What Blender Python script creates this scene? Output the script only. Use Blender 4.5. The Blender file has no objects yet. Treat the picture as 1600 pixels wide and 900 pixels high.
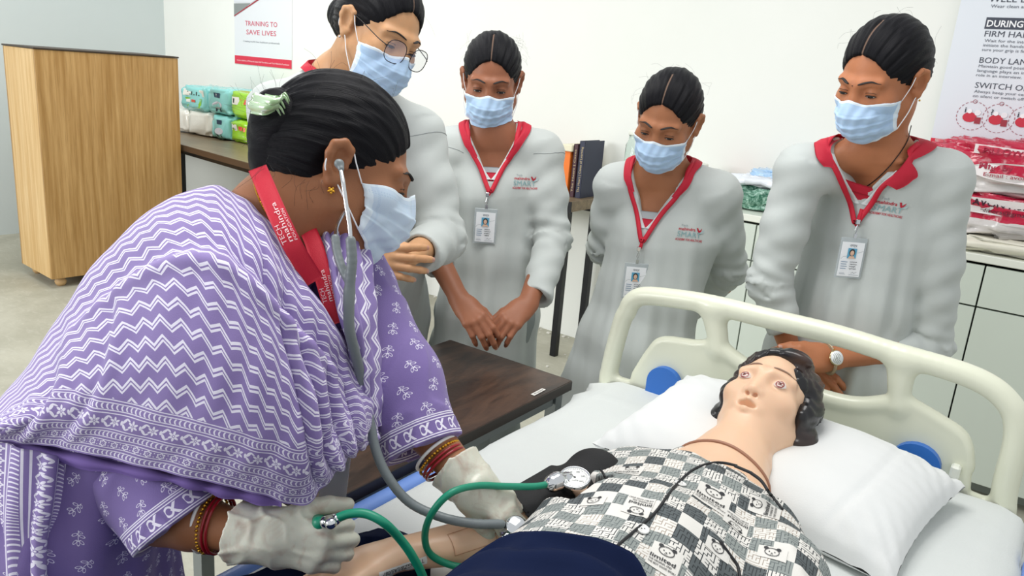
import bpy, math, random
import numpy as np
from mathutils import Vector, Matrix
from mathutils.bvhtree import BVHTree
random.seed(4)
rng = np.random.default_rng(4)
S = bpy.context.scene
COL = S.collection
# ---------------------------------------------------------------- camera (heights in metres, X along the back wall, Y towards it)
FOC, PITCH, ROLL, YAW, CAMH = 1230.0, math.atan(340/1230.0), math.atan(365/4450.0), math.radians(35), 1.5
_h = np.array([-math.sin(YAW)*math.cos(PITCH), math.cos(YAW)*math.cos(PITCH), -math.sin(PITCH)])
_r = np.array([math.cos(YAW), math.sin(YAW), 0.0]); _u = np.cross(_r, _h)
CR = _r*math.cos(ROLL) + _u*math.sin(ROLL); CU = -_r*math.sin(ROLL) + _u*math.cos(ROLL); CF = _h
CO = np.array([0, 0, CAMH])
cam = bpy.data.cameras.new('camera'); camo = bpy.data.objects.new('camera', cam); COL.objects.link(camo)
cam.sensor_width = 36; cam.lens = FOC/1600*36; cam.clip_start = .02; cam.clip_end = 60
camo.matrix_world = Matrix(((CR[0], CU[0], -CF[0], 0), (CR[1], CU[1], -CF[1], 0), (CR[2], CU[2], -CF[2], CAMH), (0, 0, 0, 1)))
S.camera = camo
# ---------------------------------------------------------------- light
W = bpy.data.worlds.new('world'); S.world = W; W.use_nodes = True
W.node_tree.nodes['Background'].inputs[0].default_value = (.965, .985, 1, 1)
W.node_tree.nodes['Background'].inputs[1].default_value = 0.72
def area(name, loc, aim, size, power, col=(1, 1, 1), sy=None):
    l = bpy.data.lights.new(name, 'AREA'); l.energy = power; l.color = col
    l.shape = 'RECTANGLE'; l.size = size; l.size_y = sy or size
    o = bpy.data.objects.new(name, l); COL.objects.link(o); o.location = loc
    o.rotation_euler = (Vector(aim)-Vector(loc)).to_track_quat('-Z', 'Y').to_euler()
    return o
area('window_light', (-4.6, -3.2, 2.3), (-1.6, 2.6, .9), 3.2, 170, (.97, .98, 1), 1.8)
area('overhead_fill_light', (-1.0, 1.2, 3.0), (-1.0, 1.3, 0), 1.2, 34, (1, .98, .95), 1.2)  # unseen soft area lamp added above the bed
area('overhead_fill_light', (-4.4, 2.2, 3.0), (-4.4, 2.2, 0), 1.2, 34, (1, .98, .95), 1.2)  # second added overhead lamp, above the lectern side
S.view_settings.view_transform = 'Standard'; S.view_settings.look = 'None'
S.view_settings.gamma = 1; S.view_settings.use_curve_mapping = False
S.view_settings.exposure = 0.09
# ================================================================ helpers: places
def ray(x, y): return CF + CR*(x-800)/FOC - CU*(y-450)/FOC
def P(x, y, d): return CO + ray(x, y)*d                 # the point seen at that pixel, d metres deep
def onz(x, y, z): r = ray(x, y); return CO + r*((z-CAMH)/r[2])
def onY(x, y, Y): r = ray(x, y); return CO + r*(Y/r[1])
def onX(x, y, X): r = ray(x, y); return CO + r*(X/r[0])
def V(*a): return np.array(a, float)
def nrm(v): v = np.asarray(v, float); return v/(np.linalg.norm(v)+1e-12)
def lerp(a, b, t): return a+(b-a)*t
# ================================================================ helpers: node expressions
class N:
    def __init__(s, nt, sock): s.nt, s.k = nt, sock
    def _m(s, op, *a, clamp=False):
        n = s.nt.nodes.new('ShaderNodeMath'); n.operation = op; n.use_clamp = clamp
        for i, v in enumerate((s,)+a):
            if isinstance(v, N): s.nt.links.new(v.k, n.inputs[i])
            else: n.inputs[i].default_value = float(v)
        return N(s.nt, n.outputs[0])
    def __add__(s, o): return s._m('ADD', o)
    __radd__ = __add__
    def __sub__(s, o): return s._m('SUBTRACT', o)
    def __rsub__(s, o): return (s*-1)+o
    def __mul__(s, o): return s._m('MULTIPLY', o)
    __rmul__ = __mul__
    def __truediv__(s, o): return s._m('DIVIDE', o)
    def __lt__(s, o): return s._m('LESS_THAN', o)
    def __gt__(s, o): return s._m('GREATER_THAN', o)
    def abs(s): return s._m('ABSOLUTE')
    def fr(s): return s._m('FRACT')
    def fl(s): return s._m('FLOOR')
    def sin(s): return s._m('SINE')
    def cos(s): return s._m('COSINE')
    def sq(s): return s*s
    def sqrt(s): return s._m('SQRT')
    def pw(s, e): return s._m('POWER', e)
    def mod(s, e): return s._m('FLOORED_MODULO', e)
    def atan2(s, o): return s._m('ARCTAN2', o)
    def mx(s, o): return s._m('MAXIMUM', o)
    def mn(s, o): return s._m('MINIMUM', o)
    def cl(s): return s._m('ADD', 0.0, clamp=True)
def mixc(nt, f, a, b):
    n = nt.nodes.new('ShaderNodeMix'); n.data_type = 'RGBA'
    if isinstance(f, N): nt.links.new(f.k, n.inputs[0])
    else: n.inputs[0].default_value = f
    for i, c in ((6, a), (7, b)):
        if isinstance(c, (tuple, list)): n.inputs[i].default_value = tuple(c)[:3]+(1,)
        else: nt.links.new(c, n.inputs[i])
    return n.outputs[2]
def srgb(h):
    h = h.lstrip('#'); c = [int(h[i:i+2], 16)/255 for i in (0, 2, 4)]
    return tuple(v/12.92 if v <= .04045 else ((v+.055)/1.055)**2.4 for v in c)
def attr(nt, name='puv'):
    a = nt.nodes.new('ShaderNodeAttribute'); a.attribute_name = name
    s = nt.nodes.new('ShaderNodeSeparateXYZ'); nt.links.new(a.outputs['Vector'], s.inputs[0])
    return [N(nt, s.outputs[i]) for i in range(3)], a.outputs['Vector']
def noise(nt, scale, detail=2, vec=None, dist=0, rough=.5):
    n = nt.nodes.new('ShaderNodeTexNoise'); n.inputs['Scale'].default_value = scale
    n.inputs['Detail'].default_value = detail; n.inputs['Distortion'].default_value = dist; n.inputs['Roughness'].default_value = rough
    if vec is None:
        g = nt.nodes.new('ShaderNodeNewGeometry'); vec = g.outputs['Position']
    nt.links.new(vec, n.inputs['Vector']); return N(nt, n.outputs[0])
def stretch(nt, vec, sc, rot=(0, 0, 0)):
    m = nt.nodes.new('ShaderNodeMapping'); m.inputs['Scale'].default_value = sc; m.inputs['Rotation'].default_value = rot
    nt.links.new(vec, m.inputs['Vector']); return m.outputs[0]
def pos(nt): return nt.nodes.new('ShaderNodeNewGeometry').outputs['Position']
def material(name, color, rough=.5, metal=0, fn=None, bump=None, var=0, vs=30, **kw):
    m = bpy.data.materials.new(name); m.use_nodes = True; nt = m.node_tree; b = nt.nodes['Principled BSDF']
    c = srgb(color) if isinstance(color, str) else color
    b.inputs['Base Color'].default_value = tuple(c)+(1,)
    b.inputs['Roughness'].default_value = rough; b.inputs['Metallic'].default_value = metal
    for k, v in kw.items():
        k = k.replace('_', ' '); k = {'Subsurface Weight': 'Subsurface Weight'}.get(k, k)
        b.inputs[k].default_value = v
    out = None
    if fn: out = fn(nt, c)
    elif var:
        n = noise(nt, vs, 4)
        out = mixc(nt, n, tuple(x*(1-var) for x in c), tuple(min(1, x*(1+var)) for x in c))
    if out is not None: nt.links.new(out, b.inputs['Base Color'])
    if bump:
        sc, st = bump[:2]; n = noise(nt, sc, 3, vec=None if len(bump) < 3 else stretch(nt, pos(nt), bump[2]))
        bn = nt.nodes.new('ShaderNodeBump'); bn.inputs['Strength'].default_value = st; bn.inputs['Distance'].default_value = .002
        nt.links.new(n.k, bn.inputs['Height']); nt.links.new(bn.outputs[0], b.inputs['Normal'])
    return m
# ================================================================ helpers: objects
def tag(o, label=None, cat=None, group=None, kind=None):
    if label: o['label'] = label
    if cat: o['category'] = cat
    if group: o['group'] = group
    if kind: o['kind'] = kind
    return o
def thing(name, label, cat, loc=(0, 0, 0), rz=0, group=None):
    o = bpy.data.objects.new(name, None); COL.objects.link(o); o.empty_display_size = .05
    o.location = tuple(loc); o.rotation_euler = (0, 0, rz); return tag(o, label, cat, group)
def obj(name, verts, faces, mat, parent=None, smooth=True, puv=None, world=True, label=None):
    """one mesh object; verts in world space (re-expressed under the parent)"""
    me = bpy.data.meshes.new(name)
    v = np.asarray(verts, float)
    if parent is not None and world:
        mw = root_matrix(parent); mi = np.array(mw.inverted())
        v = v@mi[:3, :3].T + mi[:3, 3]
    me.from_pydata(v.tolist(), [], [list(map(int, f)) for f in faces] if not isinstance(faces, np.ndarray) else faces.tolist())
    if puv is not None:
        a = me.attributes.new('puv', 'FLOAT_VECTOR', 'POINT'); a.data.foreach_set('vector', np.asarray(puv, np.float32).ravel())
    if mat is not None: me.materials.append(mat)
    if smooth: me.polygons.foreach_set('use_smooth', [True]*len(me.polygons))
    me.update()
    o = bpy.data.objects.new(name, me); COL.objects.link(o)
    if parent is not None: o.parent = parent
    if label: o['label'] = label
    return o
def root_matrix(p):
    m = Matrix.Identity(4)
    while p is not None:
        m = p.matrix_basis @ m; p = p.parent
    return m
class MB:
    """collects shapes; build() makes ONE mesh"""
    def __init__(s): s.v = []; s.f = []
    def add(s, v, f):
        n = len(s.v); s.v += [tuple(map(float, q)) for q in v]; s.f += [[n+int(i) for i in q] for q in f]; return s
    def box(s, c, size, rz=0, bev=0.0, M=None):
        x, y, z = [q/2 for q in size]
        if bev <= 0:
            vs = [(sx*x, sy*y, sz*z) for sz in (-1, 1) for sy in (-1, 1) for sx in (-1, 1)]
            fs = [(0, 2, 3, 1), (4, 5, 7, 6), (0, 1, 5, 4), (2, 6, 7, 3), (0, 4, 6, 2), (1, 3, 7, 5)]
        else:
            b = min(bev, x*.99, y*.99, z*.99); vs = []; idx = {}
            for sx in (-1, 1):
                for sy in (-1, 1):
                    for sz in (-1, 1):
                        for a in range(3):
                            q = [sx*(x-b), sy*(y-b), sz*(z-b)]; q[a] = (sx*x, sy*y, sz*z)[a]
                            idx[(sx, sy, sz, a)] = len(vs); vs.append(tuple(q))
            fs = []
            for a in range(3):
                b1, b2 = [(1, 2), (2, 0), (0, 1)][a]
                for sg in (-1, 1):
                    l = []
                    for (p, q) in ((-1, -1), (1, -1), (1, 1), (-1, 1)):
                        k = [0, 0, 0]; k[a] = sg; k[b1] = p; k[b2] = q; l.append(idx[(k[0], k[1], k[2], a)])
                    fs.append(l if sg > 0 else l[::-1])
            for a in range(3):       # edges along axis a
                b1, b2 = [(1, 2), (2, 0), (0, 1)][a]
                for p in (-1, 1):
                    for q in (-1, 1):
                        def K(t, ax):
                            k = [0, 0, 0]; k[a] = t; k[b1] = p; k[b2] = q; return idx[(k[0], k[1], k[2], ax)]
                        l = [K(-1, b1), K(1, b1), K(1, b2), K(-1, b2)]
                        fs.append(l if p*q < 0 else l[::-1])
            for sx in (-1, 1):
                for sy in (-1, 1):
                    for sz in (-1, 1):
                        l = [idx[(sx, sy, sz, a)] for a in range(3)]; fs.append(l if sx*sy*sz > 0 else l[::-1])
        vs = np.array(vs)
        if M is not None: vs = vs@np.asarray(M)[:3, :3].T
        elif rz:
            c_, s_ = math.cos(rz), math.sin(rz); vs = vs@np.array([[c_, s_, 0], [-s_, c_, 0], [0, 0, 1]])
        return s.add(vs+np.asarray(c, float), fs)
    def tube(s, pts, r, n=8, caps=True, flat=1.0, up=None):
        v, f = tube(pts, r, n, caps, flat, up); return s.add(v, f)
    def lathe(s, prof, c, n=24, M=None):
        v = []; f = []
        for (r, z) in prof:
            for k in range(n): a = 2*math.pi*k/n; v.append((r*math.cos(a), r*math.sin(a), z))
        m = len(prof)
        for i in range(m-1):
            for k in range(n): f.append((i*n+k, i*n+(k+1) % n, (i+1)*n+(k+1) % n, (i+1)*n+k))
        f.append(tuple(range(n))[::-1]); f.append(tuple((m-1)*n+k for k in range(n)))
        v = np.array(v)
        if M is not None: v = v@np.asarray(M)[:3, :3].T
        return s.add(v+np.asarray(c, float), f)
    def build(s, name, mat, parent=None, smooth=False, **k): return obj(name, s.v, s.f, mat, parent, smooth, **k)
def catmull(pts, n):
    p = np.asarray(pts, float); p = np.vstack([2*p[0]-p[1], p, 2*p[-1]-p[-2]]); out = []
    m = len(p)-3
    for t in np.linspace(0, m-1e-9, n):
        i = int(t); u = t-i; a, b, c, d = p[i:i+4]
        out.append(.5*((2*b)+(-a+c)*u+(2*a-5*b+4*c-d)*u*u+(-a+3*b-3*c+d)*u**3))
    return np.array(out)
def tube(pts, r, n=8, caps=True, flat=1.0, up=None):
    p = np.asarray(pts, float); m = len(p); r = np.broadcast_to(np.asarray(r, float), (m,))
    t = np.gradient(p, axis=0); t /= np.linalg.norm(t, axis=1)[:, None]+1e-12
    a = nrm(up) if up is not None else (V(0, 0, 1) if abs(t[0][2]) < .9 else V(1, 0, 0))
    vs = []; prev = nrm(np.cross(t[0], a))
    for i in range(m):
        if up is not None: prev = nrm(np.cross(t[i], a))
        else: prev = nrm(prev - t[i]*(prev@t[i]))
        b = np.cross(prev, t[i])
        for k in range(n):
            an = 2*math.pi*k/n; vs.append(p[i]+r[i]*(prev*math.cos(an)+b*math.sin(an)*flat))
    f = [(i*n+k, i*n+(k+1) % n, (i+1)*n+(k+1) % n, (i+1)*n+k) for i in range(m-1) for k in range(n)]
    if caps: f.append(tuple(range(n))[::-1]); f.append(tuple((m-1)*n+k for k in range(n)))
    return np.array(vs), f
def grid_faces(nr, nc, closed=False):
    f = []
    for i in range(nr-1):
        for j in range(nc-1 if not closed else nc):
            k = (j+1) % nc; f.append((i*nc+j, i*nc+k, (i+1)*nc+k, (i+1)*nc+j))
    return f
def patch(ctrl, nu, nv, disp=None, th=.004, flip=False):
    """ctrl[row][col] of points -> smooth sheet with thickness; returns verts, faces, uv(0..1), normals"""
    c = np.asarray(ctrl, float)
    rows = np.array([catmull(r, nu) for r in c]); g = np.array([catmull(rows[:, j], nv) for j in range(nu)]).transpose(1, 0, 2)
    u = np.linspace(0, 1, nu)[None, :].repeat(nv, 0); v = np.linspace(0, 1, nv)[:, None].repeat(nu, 1)
    n = np.cross(np.gradient(g, axis=1), np.gradient(g, axis=0)); n /= np.linalg.norm(n, axis=2)[..., None]+1e-12
    if flip: n = -n
    if disp is not None:
        g = g + n*disp(u, v)[..., None]
        n = np.cross(np.gradient(g, axis=1), np.gradient(g, axis=0)); n /= np.linalg.norm(n, axis=2)[..., None]+1e-12
        if flip: n = -n
    A = g.reshape(-1, 3); nn = n.reshape(-1, 3); k = len(A)
    f = grid_faces(nv, nu)
    if not flip: f = [q[::-1] for q in f]
    vs = A; fs = list(f)
    if th:
        vs = np.vstack([A, A-nn*th]); fs += [tuple(i+k for i in q[::-1]) for q in f]
        bd = [(i, i+1) for i in range(nu-1)] + [(i*nu+nu-1, (i+1)*nu+nu-1) for i in range(nv-1)] \
            + [((nv-1)*nu+i+1, (nv-1)*nu+i) for i in range(nu-1)] + [((i+1)*nu, i*nu) for i in range(nv-1)]
        for a, b in bd: fs.append((a, b, b+k, a+k) if flip else (b, a, a+k, b+k))
    uv = np.stack([u, v], -1).reshape(-1, 2)
    if th: uv = np.vstack([uv, uv])
    return vs, fs, uv, g
# ================================================================ helpers: signed-distance sculpting
def smin(a, b, k):
    if k <= 0: return np.minimum(a, b)
    h = np.maximum(k-np.abs(a-b), 0)/k; return np.minimum(a, b)-h*h*k*.25
class SD:
    def __init__(s): s.ops = []; s.post = []
    def _add(s, f, c, R, mode, k): s.ops.append((f, np.asarray(c, float), float(R), mode, k)); return s
    def sph(s, c, r, mode='u', k=.01):
        c = np.asarray(c, float); return s._add(lambda p: np.linalg.norm(p-c, axis=1)-r, c, r, mode, k)
    def ell(s, c, r, B=None, mode='u', k=.01):
        c = np.asarray(c, float); r = np.asarray(r, float); B = np.eye(3) if B is None else np.asarray(B, float)  # rows of B = axes
        def f(p):
            q = (p-c)@B.T; k0 = np.linalg.norm(q/r, axis=1); k1 = np.linalg.norm(q/(r*r), axis=1)
            return k0*(k0-1)/(k1+1e-9)
        return s._add(f, c, r.max(), mode, k)
    def cone(s, a, b, ra, rb, mode='u', k=.01):
        a = np.asarray(a, float); b = np.asarray(b, float); ab = b-a; L = ab@ab+1e-12
        def f(p):
            q = p-a; h = np.clip(q@ab/L, 0, 1); return np.linalg.norm(q-h[:, None]*ab, axis=1)-(ra+(rb-ra)*h)
        return s._add(f, (a+b)/2, math.sqrt(L)/2+max(ra, rb), mode, k)
    def econe(s, a, b, side, ra, rb, mode='u', k=.02):
        """capsule with elliptic section: ra=(half width along side, half depth)"""
        a = np.asarray(a, float); b = np.asarray(b, float); ab = b-a; L = ab@ab; ax = ab/math.sqrt(L)
        sd = nrm(side-ax*(np.asarray(side)@ax)); fr = np.cross(ax, sd); ra = np.array(ra, float); rb = np.array(rb, float)
        def f(p):
            q = p-a; h = np.clip(q@ab/L, 0, 1); q = q-h[:, None]*ab
            x, y, z = q@sd, q@fr, q@ax; rx = ra[0]+(rb[0]-ra[0])*h; ry = ra[1]+(rb[1]-ra[1])*h; rm = np.minimum(rx, ry)
            k0 = np.sqrt((x/rx)**2+(y/ry)**2+(z/rm)**2); k1 = np.sqrt((x/rx**2)**2+(y/ry**2)**2+(z/rm**2)**2)
            return k0*(k0-1)/(k1+1e-9)
        return s._add(f, (a+b)/2, math.sqrt(L)/2+max(ra.max(), rb.max()), mode, k)
    def box(s, c, h, B=None, r=.005, mode='u', k=.005):
        c = np.asarray(c, float); h = np.asarray(h, float); B = np.eye(3) if B is None else np.asarray(B, float)
        def f(p):
            q = np.abs((p-c)@B.T)-h+r; return np.linalg.norm(np.maximum(q, 0), axis=1)+np.minimum(q.max(1), 0)-r
        return s._add(f, c, np.linalg.norm(h), mode, k)
    def plane(s, c, n, mode='i', k=.003):
        """keep the side the normal points away from"""
        c = np.asarray(c, float); n = nrm(n); return s._add(lambda p: (p-c)@n, c, 1e9, mode, k)
    def fn(s, f, c, R, mode='u', k=.01): return s._add(f, c, R, mode, k)
    def chain(s, pts, rs, k=.012, mode='u'):
        for i in range(len(pts)-1): s.cone(pts[i], pts[i+1], rs[i], rs[i+1], mode, k)
        return s
    def ev(s, p, marg):
        d = np.full(len(p), marg)
        for (f, c, R, mode, k) in s.ops:
            if R < 1e8:
                m = ((p-c)**2).sum(1) < (R+marg+k)**2
                if not m.any(): continue
                q = p[m]; v = f(q); dm = d[m]
            else: m = slice(None); v = f(p); dm = d
            if mode == 'u': dm = smin(dm, v, k)
            elif mode == 's': dm = -smin(-dm, v, k)
            elif mode == 'i': dm = -smin(-dm, -v, k)
            elif mode == 'd': dm = dm+v
            d[m] = dm
        for g in s.post: d = d+g(p)
        return d
    def mesh(s, h, lo=None, hi=None):
        B = 8; bs = [(c-R, c+R) for (f, c, R, m, k) in s.ops if m == 'u']
        l = np.min([b[0] for b in bs], 0); u = np.max([b[1] for b in bs], 0)
        if lo is not None: l = np.maximum(l, lo)
        if hi is not None: u = np.minimum(u, hi)
        l = l-2*h; nb = np.ceil((u-l+2*h)/(h*B)).astype(int)+1
        bi = np.stack(np.meshgrid(*[np.arange(n) for n in nb], indexing='ij'), -1).reshape(-1, 3)
        marg = 11*h+.01
        d = s.ev(l+(bi+.5)*h*B, marg); bi = bi[np.abs(d) < B*h*.87+.012]
        o = np.stack(np.meshgrid(*[np.arange(B+1)]*3, indexing='ij'), -1).reshape(-1, 3)
        D = np.empty((len(bi), (B+1)**3))
        for i0 in range(0, len(bi), 400):
            b = bi[i0:i0+400]; p = l+(b[:, None]*B+o[None])*h
            D[i0:i0+400] = s.ev(p.reshape(-1, 3), marg).reshape(len(b), -1)
        D = D.reshape(-1, B+1, B+1, B+1); D[D == 0] = 1e-9; ins = D < 0
        cor = [(i, j, k) for i in (0, 1) for j in (0, 1) for k in (0, 1)]
        cnt = sum(ins[:, i:i+B, j:j+B, k:k+B].astype(int) for i, j, k in cor)
        act = (cnt > 0) & (cnt < 8); w = np.argwhere(act)
        if not len(w): return np.zeros((0, 3)), np.zeros((0, 4), int)
        dv = np.stack([D[w[:, 0], w[:, 1]+i, w[:, 2]+j, w[:, 3]+k] for i, j, k in cor], 1)
        ed = [(a, b) for a in range(8) for b in range(a+1, 8) if bin(a ^ b).count('1') == 1]
        cp = np.array(cor, float); acc = np.zeros((len(w), 3)); c = np.zeros(len(w))
        for a, b in ed:
            da, db = dv[:, a], dv[:, b]; m = (da < 0) != (db < 0); t = np.where(m, da/(da-db+1e-20), 0)
            acc += np.where(m[:, None], cp[a]+t[:, None]*(cp[b]-cp[a]), 0); c += m
        gc = bi[w[:, 0]]*B+w[:, 1:]; verts = l+(gc+acc/c[:, None])*h
        n = nb*B+4; key = lambda g: (g[:, 0]*n[1]+g[:, 1])*n[2]+g[:, 2]
        kk = key(gc); srt = np.argsort(kk); ks = kk[srt]; quads = []
        for ax in range(3):
            sl = [slice(0, B)]*3; s2 = list(sl); s2[ax] = slice(1, B+1)
            a = ins[(slice(None),)+tuple(sl)]; b = ins[(slice(None),)+tuple(s2)]
            e = np.argwhere(a != b); st = a[tuple(e.T)]; g = bi[e[:, 0]]*B+e[:, 1:]
            p, q = [(1, 2), (2, 0), (0, 1)][ax]; e1 = np.zeros(3, int); e1[p] = 1; e2 = np.zeros(3, int); e2[q] = 1
            ids = []; ok = np.ones(len(g), bool)
            for dd in (-e1-e2, -e2, 0*e1, -e1):
                k_ = key(g+dd); i_ = np.clip(np.searchsorted(ks, k_), 0, len(ks)-1); ok &= ks[i_] == k_; ids.append(srt[i_])
            Q = np.stack(ids, 1); Q[~st] = Q[~st][:, ::-1]; quads.append(Q[ok])
        return verts, np.vstack(quads)
def join(parts):
    v = []; f = []; n = 0
    for a, b in parts: v.append(a); f.append(np.asarray(b)+n); n += len(a)
    return np.vstack(v), np.vstack(f)
def bvh(v, f): return BVHTree.FromPolygons([tuple(q) for q in np.asarray(v)], [tuple(map(int, q)) for q in f])
def onto(tree, p, dirn, off=.001, far=.4):
    """slide points along dirn until they lie on the surface (plus off)"""
    out = []; dv = Vector(nrm(dirn))
    last = None
    for q in p:
        h = tree.ray_cast(Vector(q)-dv*far*.5, dv, far)
        if h[0] is None:
            z = tree.find_nearest(Vector(q)); h = z
        out.append(np.array(h[0])-np.array(dv)*off); last = h
    return np.array(out)
def near(tree, p, off):
    out = []
    for q in p:
        loc, nn, i, d = tree.find_nearest(Vector(q))
        out.append(np.array(loc)+np.array(nn)*off)
    return np.array(out)
def wob(p, sc, seed=0):
    """soft pseudo-noise, about -1..1"""
    r = np.random.default_rng(seed); q = np.asarray(p)*sc; s_ = 0
    for i in range(5):
        k = r.normal(size=3); k /= np.linalg.norm(k); s_ = s_+np.sin(q@k*(1+.35*i)+r.uniform(0, 6.3)+1.2*np.sin(q@np.roll(k, 1)*.7+r.uniform(0, 6.3)))
    return s_/3.2
# ================================================================ helpers: lettering
_tc = {}
def glyphs(text, bold=False):
    if (text, bold) in _tc: return _tc[(text, bold)]
    c = bpy.data.curves.new('lettering', 'FONT'); c.body = text; c.size = 1; c.resolution_u = 2
    if bold: c.offset = .018
    o = bpy.data.objects.new('lettering', c); me = bpy.data.meshes.new_from_object(o)
    v = np.array([tuple(q.co) for q in me.vertices]).reshape(-1, 3); f = [tuple(p.vertices) for p in me.polygons]
    bpy.data.objects.remove(o); bpy.data.curves.remove(c); bpy.data.meshes.remove(me)
    if len(v):
        v[:, 0] -= v[:, 0].min(); v = v[:, :2]
    _tc[(text, bold)] = (v, f); return v, f
class Print:
    """flat print in a u (right) / v (up) plane, mapped onto a surface by fn(uv)->xyz"""
    def __init__(s, lift=.00030): s.m = {}; s.lift = lift
    def add(s, col, v, f):
        a = s.m.setdefault(col, ([], [])); n = len(a[0]); a[0].extend([tuple(q) for q in v]); a[1].extend([tuple(n+i for i in q) for q in f])
    def text(s, t, x, y, h, col, width=None, bold=False, align='l', rot=0, shear=0):
        v, f = glyphs(t, bold)
        if not len(v): return s
        v = v*h/.72; w = v[:, 0].max()
        if width: v = v*[width/w, 1]; w = width
        v = v+[{'l': 0, 'c': -w/2, 'r': -w}[align], 0]
        if shear: v = v+np.stack([v[:, 1]*shear, v[:, 0]*0], 1)
        if rot: c_, s_ = math.cos(rot), math.sin(rot); v = v@np.array([[c_, s_], [-s_, c_]])
        s.add(col, v+[x, y], f); return s
    def rect(s, x0, y0, x1, y1, col, lay=0):
        s.add(col, [(x0, y0), (x1, y0), (x1, y1), (x0, y1)], [(0, 1, 2, 3)]); return s
    def poly(s, pts, col): s.add(col, pts, [tuple(range(len(pts)))]); return s
    def disc(s, x, y, r, col, ry=None, n=14, rot=0):
        ry = ry or r; a = np.linspace(0, 2*math.pi, n, endpoint=False); q = np.stack([r*np.cos(a), ry*np.sin(a)], 1)
        c_, s_ = math.cos(rot), math.sin(rot); q = q@np.array([[c_, s_], [-s_, c_]])
        s.add(col, q+[x, y], [tuple(range(n))]); return s
    def ring(s, x, y, r, w, col, ry=None, n=20, a0=0, a1=2*math.pi):
        ry = ry or r; a = np.linspace(a0, a1, n+1); v = []
        for t in a: v += [(x+r*math.cos(t), y+ry*math.sin(t)), (x+(r-w)*math.cos(t), y+(ry-w)*math.sin(t))]
        s.add(col, v, [(2*i, 2*i+2, 2*i+3, 2*i+1) for i in range(n)]); return s
    def line(s, pts, w, col):
        p = np.asarray(pts, float)
        for a, b in zip(p[:-1], p[1:]):
            n = nrm(V(-(b-a)[1], (b-a)[0]))*w/2; s.add(col, [a-n, b-n, b+n, a+n], [(0, 1, 2, 3)])
        return s
    def build(s, name, fn, parent, mats=None, **kw):
        """one mesh per print: colours become material slots"""
        V_ = []; F_ = []; mi = []; ms = []
        for i, (col, (v, f)) in enumerate(s.m.items()):
            n = len(V_); V_ += v; F_ += [tuple(n+j for j in q) for q in f]; mi += [i]*len(f); ms.append(ink(col))
        w = fn(np.array(V_, float)); lay = np.zeros(len(V_)); n0 = 0
        for i, (col, (v, f)) in enumerate(s.m.items()): lay[n0:n0+len(v)] = i; n0 += len(v)
        w = w+lay[:, None]*np.asarray(fn.n)*s.lift
        o = obj(name, w, F_, None, parent, False, **kw)
        for m in ms: o.data.materials.append(m)
        o.data.polygons.foreach_set('material_index', mi); return o
_ink = {}
def ink(col, rough=.55):
    if col not in _ink: _ink[col] = material('ink_'+col.lstrip('#'), col, rough)
    return _ink[col]
def plane_map(o, r, u, off=0.0006):
    o = np.asarray(o, float); r = nrm(r); u = nrm(u); n = np.cross(r, u)
    f = lambda v, _=None: o+v[:, :1]*r+v[:, 1:2]*u+n*off
    f.n = n; return f
def drape_map(tree, o, r, u, off=.0008, far=.3):
    o = np.asarray(o, float); r = nrm(r); u = nrm(u); n = np.cross(r, u)
    f = lambda v, _=None: onto(tree, o+v[:, :1]*r+v[:, 1:2]*u, -n, off, far)
    f.n = n; return f
def copy_tree(o, parent=None):
    c = o.copy(); COL.objects.link(c); c.parent = parent
    for ch in list(o.children): copy_tree(ch, c)
    return c
# ================================================================ people: building blocks
class Frame:
    """right-handed frame: X to the person's right, Y forward, Z up"""
    def __init__(s, o, fwd, up, sc=1.0):
        s.o = np.asarray(o, float); s.Y = nrm(fwd); s.X = nrm(np.cross(s.Y, up)); s.Z = np.cross(s.X, s.Y); s.s = sc
        s.B = np.array([s.X, s.Y, s.Z])
    def __call__(s, *a):
        p = np.asarray(a[0] if len(a) == 1 else a, float); return s.o+s.s*(p@s.B)
    def inv(s, p): return ((np.asarray(p)-s.o)@s.B.T)/s.s
def img_dir(x, y, z): return nrm(CR*x-CU*y+CF*z)        # x right in view, y down, z away
def m_skin(name, c, rough=.5):
    def fn(nt, col):
        n = noise(nt, 22, 4); n2 = noise(nt, 260, 2)
        a = mixc(nt, n, (col[0]*.84, col[1]*.80, col[2]*.76), (min(1, col[0]*1.12), col[1]*1.1, col[2]*1.06))
        return mixc(nt, n2*.25, a, tuple(x*.72 for x in col))
    m = material(name, c, rough, fn=fn, bump=(500, .12), Specular_IOR_Level=.35); b = m.node_tree.nodes['Principled BSDF']
    b.inputs['Subsurface Weight'].default_value = .12; b.inputs['Subsurface Radius'].default_value = (.012, .005, .003)
    b.inputs['Subsurface Scale'].default_value = .6
    return m
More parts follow.
